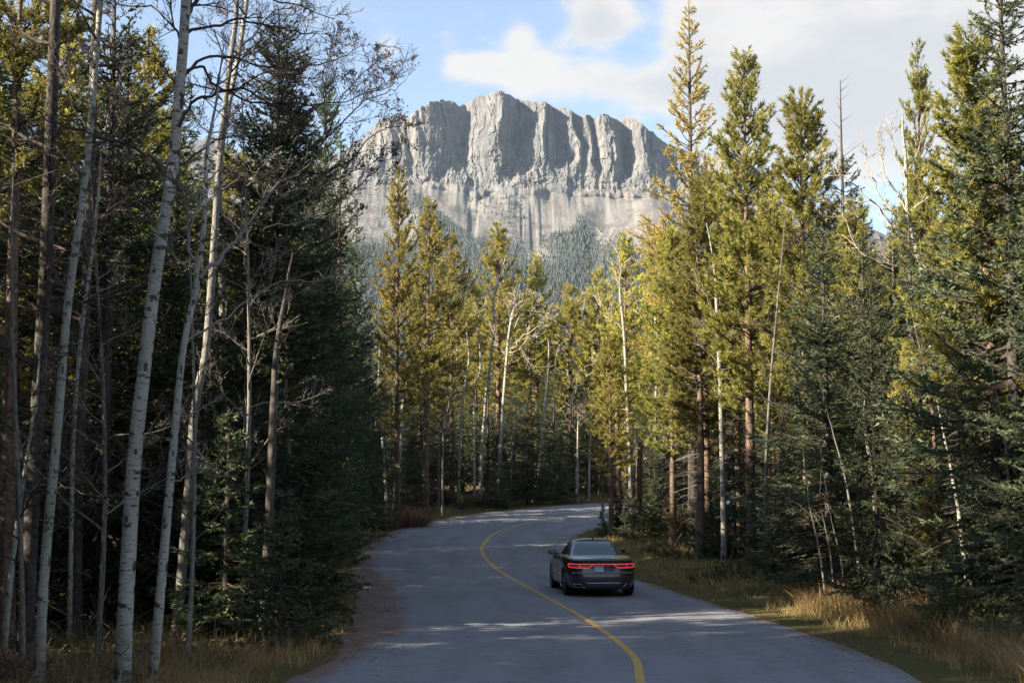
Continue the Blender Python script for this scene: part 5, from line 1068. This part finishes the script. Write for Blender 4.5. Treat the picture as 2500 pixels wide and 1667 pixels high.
# ------------------------------------------------------------------ car
def car_paint():
    m, k = material('car_paint')
    t = k.n('ShaderNodeTexCoord'); fl = k.noise(t.outputs['Object'], 900, 1); d = k.noise(t.outputs['Object'], 3.0, 5, 0.65)
    sp = k.n('ShaderNodeSeparateXYZ'); k.l(t.outputs['Object'], sp.inputs[0])
    dirt = k.m('MULTIPLY', k.m('SUBTRACT', 1.0, k.ss(sp.outputs[2], 0.2, 0.75)), k.ss(d, 0.35, 0.7))
    col = k.mix(k.m('MULTIPLY', fl, 0.35), (0.026, 0.034, 0.041), (0.066, 0.080, 0.092)); col = k.mix(k.m('MULTIPLY', dirt, 0.55), col, (0.085, 0.075, 0.062))
    rg_ = k.m('ADD', 0.30, k.m('MULTIPLY', dirt, 0.4))
    out(k, princ(k, col, rg_, 0.5, k.m('SUBTRACT', 0.5, k.m('MULTIPLY', dirt, 0.4)) if False else 0.45, Coat_Weight=0.9, Coat_Roughness=0.06)); return m
M_CAR = car_paint()
M_GLASS = simple('sky_tinted_glass', (0.012, 0.055, 0.080), 0.03, spec=0.55)  # blue-green base colour stands in for sky reflected in the windows
M_CHROME = simple('chrome_trim', (0.62, 0.63, 0.65), 0.14, metal=1.0)
M_RUBBER = simple('tyre_rubber', (0.018, 0.018, 0.019), 0.85, spec=0.2)
M_RIM = simple('alloy_rim', (0.22, 0.225, 0.235), 0.3, metal=0.9)
M_BLACK = simple('black_plastic', (0.010, 0.010, 0.011), 0.6, spec=0.3)
M_LAMPIN = simple('lamp_inner', (0.10, 0.10, 0.12), 0.35, metal=0.0, spec=0.5)
M_REFL = simple('red_reflector', (0.30, 0.012, 0.015), 0.15, spec=0.6)
M_PLATE = simple('plate_face', (0.33, 0.38, 0.45), 0.4)
M_PLATE2 = simple('plate_recess', (0.05, 0.058, 0.058), 0.45)
def emit(name, col, st, base):
    m, k = material(name); p = princ(k, base, 0.2, 0.5, Emission_Color=col + (1,), Emission_Strength=st); out(k, p); return m
M_TAIL = emit('lit_tail_lamp', (1.0, 0.045, 0.055), 0.27, (0.5, 0.02, 0.02))
M_TAILC = emit('lit_tail_core', (1.0, 0.16, 0.16), 3.4, (0.6, 0.1, 0.1))

NB = 168
def outline(hw, yr, yf, n, N=NB):
    """Closed plan outline (counter-clockwise from the middle of the rear), evenly spaced."""
    a = np.linspace(0, 2 * math.pi, 4000, endpoint=False) - math.pi / 2
    c, s = np.cos(a), np.sin(a); yc_, l = (yr + yf) / 2, (yf - yr) / 2
    x = hw * np.sign(c) * np.abs(c) ** (2 / n); y = yc_ + l * np.sign(s) * np.abs(s) ** (2 / n)
    p = np.stack([x, y], 1); p = np.vstack([p, p[:1]]); d = np.r_[0, np.cumsum(np.hypot(*np.diff(p, axis=0).T))]
    t = np.linspace(0, d[-1], N, endpoint=False)
    return np.stack([np.interp(t, d, p[:, 0]), np.interp(t, d, p[:, 1])], 1)
LV = np.array([  # z, half width, rear y, front y, squareness
    (0.20, 0.84, 0.22, 4.90, 5.0), (0.25, 0.90, 0.09, 5.00, 5.2), (0.31, 0.925, 0.035, 5.05, 5.4), (0.40, 0.940, 0.010, 5.08, 5.6), (0.50, 0.950, 0.0, 5.09, 5.8), (0.60, 0.955, 0.004, 5.09, 6.0), (0.632, 0.955, 0.012, 5.09, 6.0), (0.650, 0.953, 0.045, 5.08, 6.0),
    (0.74, 0.948, 0.060, 5.07, 6.0), (0.82, 0.938, 0.056, 5.05, 5.8), (0.89, 0.924, 0.048, 5.03, 5.6), (0.94, 0.908, 0.030, 5.00, 5.3), (0.968, 0.890, 0.020, 4.97, 5.0), (0.985, 0.872, 0.030, 4.95, 4.8), (0.994, 0.850, 0.060, 4.92, 4.6)])
def ztop(y):
    return np.interp(y, [0.0, 0.06, 0.25, 0.5, 0.8, 1.4, 2.6, 3.5, 4.1, 4.6, 4.9, 5.1], [0.994, 0.994, 1.004, 1.022, 1.04, 1.045, 1.03, 1.01, 0.975, 0.90, 0.82, 0.72])
def body_ring(row):
    z, hw, yr, yf, n = row
    p = outline(hw, yr, yf, n); f = (z - 0.20) / (0.994 - 0.20)
    zz = 0.20 + (ztop(p[:, 1]) - 0.20) * f if z > 0.66 else 0.20 + (np.minimum(ztop(p[:, 1]), 0.994) - 0.20) * f
    if z > 0.66: zz = 0.20 + (ztop(p[:, 1]) - 0.20) * f
    # shoulder over the wheels, waist between
    wv = 1 + 0.012 * np.exp(-((p[:, 1] - 1.05) / 0.55) ** 2) * math.exp(-((z - 0.75) / 0.25) ** 2)
    return np.stack([p[:, 0] * wv, p[:, 1], zz], 1)
rows = np.array([[np.interp(zq, LV[:, 0], LV[:, i]) for i in range(5)] for zq in sorted(set(list(LV[:, 0]) + [0.45, 0.55, 0.695, 0.78, 0.855, 0.915]))])
rings = [body_ring(r_) for r_ in rows]
last = rings[-1]
for s_x, s_y, cr in ((0.985, 0.008, 0.010), (0.94, 0.02, 0.016), (0.80, 0.05, 0.026), (0.5, 0.09, 0.036), (0.2, 0.12, 0.040), (0.0, 0.125, 0.041)):
    q = last.copy(); q[:, 0] *= s_x; q[:, 1] = 2.5 + (q[:, 1] - 2.5) * (1 - s_y * 0.35); q[:, 2] = ztop(q[:, 1]) + cr; rings.append(q)
first = rings[0]
bot = []
for s_ in (0.6, 0.0):
    q = first.copy(); q[:, 0] *= s_; q[:, 1] = 2.5 + (q[:, 1] - 2.5) * 0.98; q[:, 2] = 0.19; bot.insert(0, q)
rings = bot + rings
BV = np.concatenate(rings); nr = len(rings)
i = (np.arange(nr - 1)[:, None] * NB + np.arange(NB)[None]).ravel(); j = (np.arange(nr - 1)[:, None] * NB + (np.arange(NB)[None] + 1) % NB).ravel()
BT = np.concatenate([np.stack([i, j, i + NB], 1), np.stack([j, j + NB, i + NB], 1)])
me = bpy.data.meshes.new('car_body'); me.from_pydata(BV.tolist(), [], BT.tolist())
import bmesh
bm = bmesh.new(); bm.from_mesh(me); bmesh.ops.remove_doubles(bm, verts=bm.verts, dist=0.0008); bmesh.ops.dissolve_degenerate(bm, edges=bm.edges, dist=0.0003); bmesh.ops.recalc_face_normals(bm, faces=bm.faces); bm.to_mesh(me); bm.free()
me.materials.append(M_CAR); me.materials.append(M_BLACK)
WY = (1.06, 4.05)
tmpb = bpy.data.objects.new('body', me); COL.objects.link(tmpb)
cuts = []
for wy in WY:
    cm = bpy.data.meshes.new('cut'); b = bmesh.new()
    bmesh.ops.create_cone(b, cap_ends=True, segments=40, radius1=0.405, radius2=0.405, depth=2.4, matrix=Matrix.Translation((0, wy, 0.36)) @ Matrix.Rotation(math.pi / 2, 4, 'Y'))
    b.to_mesh(cm); b.free(); cm.materials.append(M_CAR); cm.materials.append(M_BLACK)
    for p_ in cm.polygons: p_.material_index = 1
    co = bpy.data.objects.new('cut', cm); COL.objects.link(co); cuts.append(co)
    md = tmpb.modifiers.new('arch', 'BOOLEAN'); md.operation = 'DIFFERENCE'; md.object = co; md.solver = 'EXACT'
dg = bpy.context.evaluated_depsgraph_get(); dg.update()
bme = bpy.data.meshes.new_from_object(tmpb.evaluated_get(dg)); bme.name = 'car_body'
tmpb.modifiers.clear(); bpy.data.objects.remove(tmpb)
for co in cuts: bpy.data.objects.remove(co)
def smooth_by_angle(m_, deg=32):
    b = bmesh.new(); b.from_mesh(m_)
    for f in b.faces: f.smooth = True
    for e in b.edges:
        if len(e.link_faces) == 2 and e.calc_face_angle(0) > math.radians(deg): e.smooth = False
    b.to_mesh(m_); b.free()
smooth_by_angle(bme)

car = thing('car', (0, 0, 0), 'dark grey four-door saloon driving away with red tail lights lit', 'car')
link('body', bme, car)
def rear_pt(x, z, off=0.0):
    """Point of the rear face at half-height coordinates (x, z), pushed outward by off."""
    hw, yr, yf, n = [np.interp(z, LV[:, 0], LV[:, i_]) for i_ in (1, 2, 3, 4)]
    yc_, l = (yr + yf) / 2, (yf - yr) / 2
    y = yc_ - l * np.maximum(1 - np.abs(x / hw) ** n, 1e-6) ** (1 / n)
    if np.ndim(off) == 0 and off == 0: return np.stack([x, y, z], -1)
    gx = -np.sign(x) * (n * np.abs(x / hw) ** (n - 1) / hw); gy = n * np.abs((y - yc_) / l) ** (n - 1) / l
    nrm = norm(np.stack([-gx, -gy, 0 * gx], -1))
    return np.stack([x, y, z + 0 * x], -1) + nrm * off
def grid_part(name, fn, nu, nv, mat, parent, thick=0.0):
    u, v = np.meshgrid(np.linspace(0, 1, nu), np.linspace(0, 1, nv), indexing='ij'); P = fn(u.ravel(), v.ravel())
    g = Geo(); g.add(P, grid_tris(nu, nv)); return link(name, g.mesh(name, mat, True), parent)
def tube_part(name, pts, r, mat, parent, sides=8, g=None):
    pts = np.array(pts, float); V, T, UV = tubes(pts, np.full(len(pts), r), sides)
    own = g is None
    if own: g = Geo()
    g.add(V, T, 0, UV)
    for e_ in (0, -1):
        k_ = sides + 1; ring = V[:k_ - 1] if e_ == 0 else V[-k_:-1]
        g.add(np.vstack([ring, ring.mean(0)[None]]), [(a, (a + 1) % sides, sides) for a in range(sides)])
    return link(name, g.mesh(name, mat, True), parent) if own else g
def rline(pts, off=0.012, n=10):
    Q = []
    for (a, b), (c_, d_) in zip(pts[:-1], pts[1:]):
        t = np.linspace(0, 1, n, endpoint=False); Q.append(np.stack([a + (c_ - a) * t, b + (d_ - b) * t], 1))
    Q.append(np.array([pts[-1]])); Q = np.vstack(Q); return rear_pt(Q[:, 0], Q[:, 1], off)
def rpoly(name, pts, off, mat, parent, depth=0.012, n=10):
    """Solid plate with the outline pts (x, z) laid on the rear face."""
    Q = []
    for (a, b), (c_, d_) in zip(pts, pts[1:] + pts[:1]):
        t = np.linspace(0, 1, n, endpoint=False); Q.append(np.stack([a + (c_ - a) * t, b + (d_ - b) * t], 1))
    Q = np.vstack(Q); c0 = Q.mean(0); N = len(Q); rg_ = []
    for s_ in (0.0, 0.25, 0.5, 0.75, 1.0):
        q = c0 + (Q - c0) * s_; rg_.append(rear_pt(q[:, 0], q[:, 1], off))
    rg_.append(rear_pt(Q[:, 0], Q[:, 1], off - depth)); V = np.concatenate(rg_); T = []
    for r_ in range(len(rg_) - 1):
        for a in range(N):
            b = (a + 1) % N; T += [(r_ * N + a, r_ * N + b, r_ * N + N + a), (r_ * N + b, r_ * N + N + b, r_ * N + N + a)]
    g = Geo(); g.add(V, T); return link(name, g.mesh(name, mat, False), parent)
# tail lamps: red bar across the boot, bright loops at both ends
for s_ in (-1, 1):
    loop = [(0.30 * s_, 0.876), (0.78 * s_, 0.880), (0.875 * s_, 0.872), (0.872 * s_, 0.790), (0.78 * s_, 0.772), (0.40 * s_, 0.766), (0.335 * s_, 0.795)]
    lamp = rpoly('tail_lamp', loop, 0.006, M_LAMPIN, car)
    g = Geo()
    tube_part('', rline([(0.28 * s_, 0.868), (0.345 * s_, 0.794), (0.405 * s_, 0.771), (0.78 * s_, 0.777), (0.868 * s_, 0.795)], 0.010), 0.0090, None, None, 6, g)
    tube_part('', rline([(0.28 * s_, 0.868), (0.60 * s_, 0.872), (0.80 * s_, 0.872), (0.872 * s_, 0.866)], 0.010), 0.0095, None, None, 6, g)
    tube_part('', rline([(0.872 * s_, 0.866), (0.872 * s_, 0.795)], 0.010), 0.0085, None, None, 6, g)
    tube_part('', rline([(0.625 * s_, 0.868), (0.62 * s_, 0.775)], 0.010), 0.007, None, None, 6, g)
    link('light_loop', g.mesh('light_loop', M_TAIL), lamp)
    g = Geo()
    for q in range(8):
        tube_part('', rline([((0.44 + q * 0.022) * s_, 0.812), ((0.425 + q * 0.022) * s_, 0.832)], 0.010, 2), 0.004, None, None, 4, g)
    link('lens_rib', g.mesh('lens_rib', M_CHROME), lamp)
tube_part('light_bar', rline([(-0.30, 0.868), (0.30, 0.868)], 0.010), 0.0105, M_TAIL, car, 6)
rpoly('plate_recess', [(-0.27, 0.648 + 0.012), (0.27, 0.648 + 0.012), (0.30, 0.84), (-0.30, 0.84)], 0.003, M_PLATE2, car)
pl = rpoly('licence_plate', [(-0.255, 0.672), (0.0, 0.672), (0.0, 0.825), (-0.255, 0.825)], 0.012, M_PLATE, car)
rpoly('reversing_lamp', [(0.285, 0.665), (0.335, 0.665), (0.325, 0.735), (0.295, 0.735)], 0.008, M_LAMPIN, car)
tube_part('chrome_strip', rline([(-0.80, 0.652), (0.80, 0.652)], 0.004), 0.006, M_CHROME, car, 6)
# spaced capital letters along the boot lip
for i_, ch in enumerate('LINCOLN'):
    cu = bpy.data.curves.new('letter', 'FONT'); cu.body = ch; cu.size = 0.052; cu.extrude = 0.003; cu.align_x = 'CENTER'; cu.resolution_u = 2
    to = bpy.data.objects.new('letter', cu); COL.objects.link(to); dg = bpy.context.evaluated_depsgraph_get(); lm = bpy.data.meshes.new_from_object(to.evaluated_get(dg)); bpy.data.objects.remove(to)
    lm.materials.clear(); lm.materials.append(M_CHROME); lo = link('letter', lm, car); x_ = (i_ - 3) * 0.122
    pt = rear_pt(np.array([x_]), np.array([0.905]), 0.004)[0]; lo.location = pt; lo.rotation_euler = (math.pi / 2, 0, 0)
# bumper: reflectors, chrome bar, exhausts, dark valance
rpoly('valance', [(-0.50, 0.215), (0.50, 0.215), (0.44, 0.365), (-0.44, 0.365)], 0.004, simple('valance_grey', (0.05, 0.052, 0.055), 0.5), car)
tube_part('chrome_bar', rline([(-0.44, 0.380), (0.44, 0.380)], 0.006), 0.013, M_CHROME, car, 6)
for s_ in (-1, 1):
    rpoly('reflector', [(0.46 * s_, 0.372), (0.70 * s_, 0.380), (0.68 * s_, 0.398), (0.46 * s_, 0.392)], 0.006, M_REFL, car)
    ex = rpoly('exhaust', [(0.47 * s_, 0.262), (0.70 * s_, 0.275), (0.79 * s_, 0.352), (0.62 * s_, 0.350)], 0.010, M_BLACK, car)
    tube_part('exhaust_trim', rline([(0.47 * s_, 0.262), (0.70 * s_, 0.275), (0.79 * s_, 0.352), (0.62 * s_, 0.350), (0.47 * s_, 0.262)], 0.014), 0.007, M_CHROME, ex, 6)
# greenhouse
GR_ = np.array([(0.0, 0.800, 0.66, 3.78, 5.0), (0.12, 0.785, 0.86, 3.62, 5.0), (0.35, 0.735, 1.10, 3.36, 4.8), (0.6, 0.675, 1.36, 3.10, 4.6), (0.8, 0.625, 1.58, 2.90, 4.4), (0.92, 0.590, 1.74, 2.78, 4.2), (1.0, 0.555, 1.90, 2.66, 4.0)])
def ghp(t): return [np.interp(t, GR_[:, 0], GR_[:, i_]) for i_ in (1, 2, 3, 4)]
def gh_z(t): return 0.99 + 0.425 * np.asarray(t)
gr = []
for t in np.linspace(0, 1, 15):
    hw, yr, yf, n = ghp(t); p = outline(hw, yr, yf, n, 96); gr.append(np.stack([p[:, 0], p[:, 1], 0 * p[:, 0] + gh_z(t)], 1))
l_ = gr[-1]; yc0 = 2.25
for s_, cr in ((0.96, 0.016), (0.88, 0.034), (0.72, 0.055), (0.5, 0.067), (0.25, 0.072), (0.0, 0.073)):
    q = l_.copy(); q[:, 0] *= s_; q[:, 1] = yc0 + (q[:, 1] - yc0) * (0.35 + 0.65 * s_); q[:, 2] += cr; gr.append(q)
gv = np.concatenate(gr); n_ = len(gr); i = (np.arange(n_ - 1)[:, None] * 96 + np.arange(96)).ravel(); j = (np.arange(n_ - 1)[:, None] * 96 + (np.arange(96) + 1) % 96).ravel()
g = Geo(); g.add(gv, np.concatenate([np.stack([i, j, i + 96], 1), np.stack([j, j + 96, i + 96], 1)])); roof = link('roof', g.mesh('roof', M_CAR, True), car)
def gh_rear(xf, t, off, front=False):
    hw, yr, yf, n = ghp(t); yc_, l = (yr + yf) / 2, (yf - yr) / 2
    y = yc_ - l * np.maximum(1 - np.abs(xf) ** n, 1e-6) ** (1 / n) * (-1 if front else 1); z = gh_z(t)
    o = np.array([0, 0.60 if front else -0.60, 0.80]) * off
    return np.stack([xf * hw, y, z], -1) + o
def gh_side(y, t, s_, off):
    hw, yr, yf, n = ghp(t); yc_, l = (yr + yf) / 2, (yf - yr) / 2
    x = hw * np.maximum(1 - np.abs((y - yc_) / l) ** n, 1e-6) ** (1 / n)
    return np.stack([s_ * (x + off * 0.87), y, gh_z(t) + off * 0.5], -1)
grid_part('rear_window', lambda u, v: gh_rear((u * 2 - 1) * (0.895 - 0.02 * v), 0.10 + 0.83 * v, 0.006), 28, 16, M_GLASS, car)
grid_part('windscreen', lambda u, v: gh_rear((u * 2 - 1) * 0.9, 0.06 + 0.86 * v, 0.006, True), 20, 10, M_GLASS, car)
g = Geo()
tube_part('window_trim', np.vstack([gh_rear(np.linspace(-0.9, 0.9, 20), np.full(20, 0.095), 0.006)]), 0.007, M_BLACK, car, 5)
for s_ in (-1, 1):
    def sw(y0, y1, y0t, y1t):
        return lambda u, v: gh_side((y0 + (y0t - y0) * v) + u * ((y1 + (y1t - y1) * v) - (y0 + (y0t - y0) * v)), 0.10 + 0.80 * v, s_, 0.006)
    grid_part('rear_door_window', sw(1.30, 2.14, 1.86, 2.16), 14, 8, M_GLASS, car)
    grid_part('front_door_window', sw(2.24, 3.30, 2.24, 2.66), 14, 8, M_GLASS, car)
    yy = np.linspace(1.15, 3.45, 24); tube_part('chrome_strip', gh_side(yy, np.full(24, 0.065), s_, 0.010), 0.010, M_CHROME, car, 6)
    for y_ in (1.75, 2.95):
        hx = np.interp(0.93, LV[:, 0], LV[:, 1]); tube_part('door_handle', [(s_ * (hx + 0.0), y_ - 0.13, 1.00), (s_ * (hx + 0.012), y_ - 0.08, 1.006), (s_ * (hx + 0.012), y_ + 0.08, 1.006), (s_ * hx, y_ + 0.13, 1.00)], 0.014, M_CHROME, car, 6)
    # door gaps
    for y_ in (1.62, 2.36, 3.52):
        zq = np.linspace(0.30, 0.96, 12); hwq = np.interp(zq, LV[:, 0], LV[:, 1]); tube_part('door_gap', np.stack([s_ * (hwq * 0.999), y_ + 0 * zq - (0.12 * sstep(zq, 0.8, 0.4) * (1 if y_ < 2 else 0)), 0.20 + (ztop(y_) - 0.20) * (zq - 0.20) / 0.794], 1), 0.0045, M_BLACK, car, 4)
    tube_part('sill_strip', np.stack([np.full(10, s_ * 0.935), np.linspace(1.5, 3.6, 10), np.full(10, 0.285)], 1), 0.013, M_CHROME, car, 6)
    # mirror
    b = bmesh.new(); bmesh.ops.create_uvsphere(b, u_segments=20, v_segments=12, radius=1.0, matrix=Matrix.Translation((s_ * 1.0, 3.18, 1.075)) @ Matrix.Diagonal((0.125, 0.075, 0.082, 1)))
    for v_ in b.verts:
        v_.co.y = max(v_.co.y, 3.13)
    mm_ = bpy.data.meshes.new('mirror'); b.to_mesh(mm_); b.free(); mm_.materials.append(M_CAR); smooth_by_angle(mm_, 40); mo = link('mirror', mm_, car)
    tube_part('mirror_arm', [(s_ * 0.80, 3.2, 1.04), (s_ * 0.93, 3.19, 1.045)], 0.03, M_CAR, mo, 8)
    tt = np.linspace(0, 2 * math.pi, 25)[:-1]; gl = np.stack([s_ * 1.0 + 0.098 * np.cos(tt), 0 * tt + 3.127, 1.075 + 0.058 * np.sin(tt)], 1); gm_ = Geo(); gm_.add(np.vstack([gl, gl.mean(0)[None]]), [(a, (a + 1) % 24, 24) for a in range(24)]); link('mirror_glass', gm_.mesh('mirror_glass', M_GLASS), mo)
b = bmesh.new(); bmesh.ops.create_cone(b, cap_ends=True, segments=12, radius1=0.06, radius2=0.012, depth=0.07, matrix=Matrix.Translation((0, 2.02, 1.505)) @ Matrix.Diagonal((0.5, 1.6, 1, 1))); m_ = bpy.data.meshes.new('antenna_fin'); b.to_mesh(m_); b.free(); m_.materials.append(M_BLACK); smooth_by_angle(m_, 40); link('antenna_fin', m_, car)
# boot lid gap
tube_part('boot_gap', [(-0.80, 0.12, 0.999 + 0.012), (-0.79, 0.45, 1.030), (-0.76, 0.70, 1.048)], 0.004, M_BLACK, car, 4); tube_part('boot_gap', [(0.80, 0.12, 0.999 + 0.012), (0.79, 0.45, 1.030), (0.76, 0.70, 1.048)], 0.004, M_BLACK, car, 4)
for s_ in (-1, 1): tube_part('boot_gap', rline([(0.605 * s_, 0.89), (0.605 * s_, 0.66)], 0.0005), 0.004, M_BLACK, car, 4)
# wheels
def lathe(prof_, n=36):
    a = np.linspace(0, 2 * math.pi, n, endpoint=False); pr_ = np.array(prof_)
    V = np.stack([np.broadcast_to(pr_[:, 1][:, None], (len(pr_), n)), pr_[:, 0][:, None] * np.cos(a), pr_[:, 0][:, None] * np.sin(a)], -1).reshape(-1, 3)
    i = (np.arange(len(pr_) - 1)[:, None] * n + np.arange(n)).ravel(); j = (np.arange(len(pr_) - 1)[:, None] * n + (np.arange(n) + 1) % n).ravel()
    return V, np.concatenate([np.stack([i, j, i + n], 1), np.stack([j, j + n, i + n], 1)])
for s_ in (-1, 1):
    for wy in WY:
        R_ = 0.362; ty = Geo(); V, T = lathe([(0.245, -0.10), (0.27, -0.118), (0.32, -0.124), (0.350, -0.112), (R_, -0.085), (R_ + 0.002, -0.03), (R_ + 0.002, 0.03), (R_, 0.085), (0.350, 0.112), (0.32, 0.124), (0.27, 0.118), (0.245, 0.10)]); ty.add(V, T)
        for q in range(60):                             # tread blocks
            a = q / 60 * 2 * math.pi
            for xo in (-0.075, -0.026, 0.026, 0.075):
                c_, s2 = math.cos(a), math.sin(a); r_ = R_ + 0.0035; t_ = np.array([0, -s2, c_]) * 0.013; rad_ = np.array([0, c_, s2]); ax = np.array([0.018, 0, 0]); ctr = np.array([xo, 0, 0])
                ty.add([ctr + rad_ * r_ - t_ - ax, ctr + rad_ * r_ + t_ - ax, ctr + rad_ * r_ + t_ + ax, ctr + rad_ * r_ - t_ + ax], [(0, 1, 2), (0, 2, 3)])
        wh = link('wheel', ty.mesh('wheel_tyre', M_RUBBER, True), car); wh.location = (s_ * 0.815, wy, R_ + 0.004)
        rm = Geo(); V, T = lathe([(0.06, 0.09), (0.0, 0.095)]); rm.add(V, T); V, T = lathe([(0.248, 0.112), (0.236, 0.112), (0.225, 0.08), (0.22, -0.09)]); rm.add(V, T)
        for q in range(10):
            a = q / 10 * 2 * math.pi
            for da in (-0.09, 0.09):
                P_ = np.array([[0.085, 0.05 * math.cos(a), 0.05 * math.sin(a)], [0.098, 0.15 * math.cos(a + da), 0.15 * math.sin(a + da)], [0.10, 0.236 * math.cos(a + da * 1.3), 0.236 * math.sin(a + da * 1.3)]]); V, T, UV = tubes(P_, np.array([0.014, 0.011, 0.012]), 6); rm.add(V, T)
        V, T = lathe([(0.0, 0.02), (0.20, 0.02)]); rm.add(V, T, 1)
        if s_ < 0: rm.V = [v_ * np.array([-1, 1, 1]) for v_ in rm.V]
        link('rim', rm.mesh('wheel_rim', [M_RIM, M_BLACK], True), wh)
tube_part('axle', [(-0.7, 1.06, 0.34), (0.7, 1.06, 0.34)], 0.05, M_BLACK, car, 8)
cd = 36.8
cx = X_at(1472, cd); car.scale = (0.97, 0.97, 0.97); car.location = (cx, cd, 0)
yaw = math.radians(5.0); sl_ = math.atan2(float(prof(cd + 4.05) - prof(cd + 1.06)), 2.99)
car.rotation_euler = (sl_, 0, yaw)
car.location.z = float(prof(cd + 1.06)) - 1.06 * sl_ + 0.0
# ------------------------------------------------------------------ mountain air
hm = bpy.data.meshes.new('haze')
x0, x1, y0, y1, z0, z1 = -9000, 9000, -4000, 11000, -30, 1300
hm.from_pydata([(x, y, z) for z in (z0, z1) for y in (y0, y1) for x in (x0, x1)], [], [(0, 2, 3, 1), (4, 5, 7, 6), (0, 1, 5, 4), (2, 6, 7, 3), (0, 4, 6, 2), (1, 3, 7, 5)])
hmat = bpy.data.materials.new('haze'); hmat.use_nodes = True; k = NT(hmat.node_tree)
pv = k.n('ShaderNodeVolumePrincipled'); pv.inputs['Color'].default_value = (0.55, 0.74, 1.0, 1); pv.inputs['Density'].default_value = 0.000030; pv.inputs['Anisotropy'].default_value = 0.1
o = k.n('ShaderNodeOutputMaterial'); k.l(pv.outputs[0], o.inputs['Volume']); hm.materials.append(hmat)
hz = link('haze', hm); tag(hz, kind='stuff')
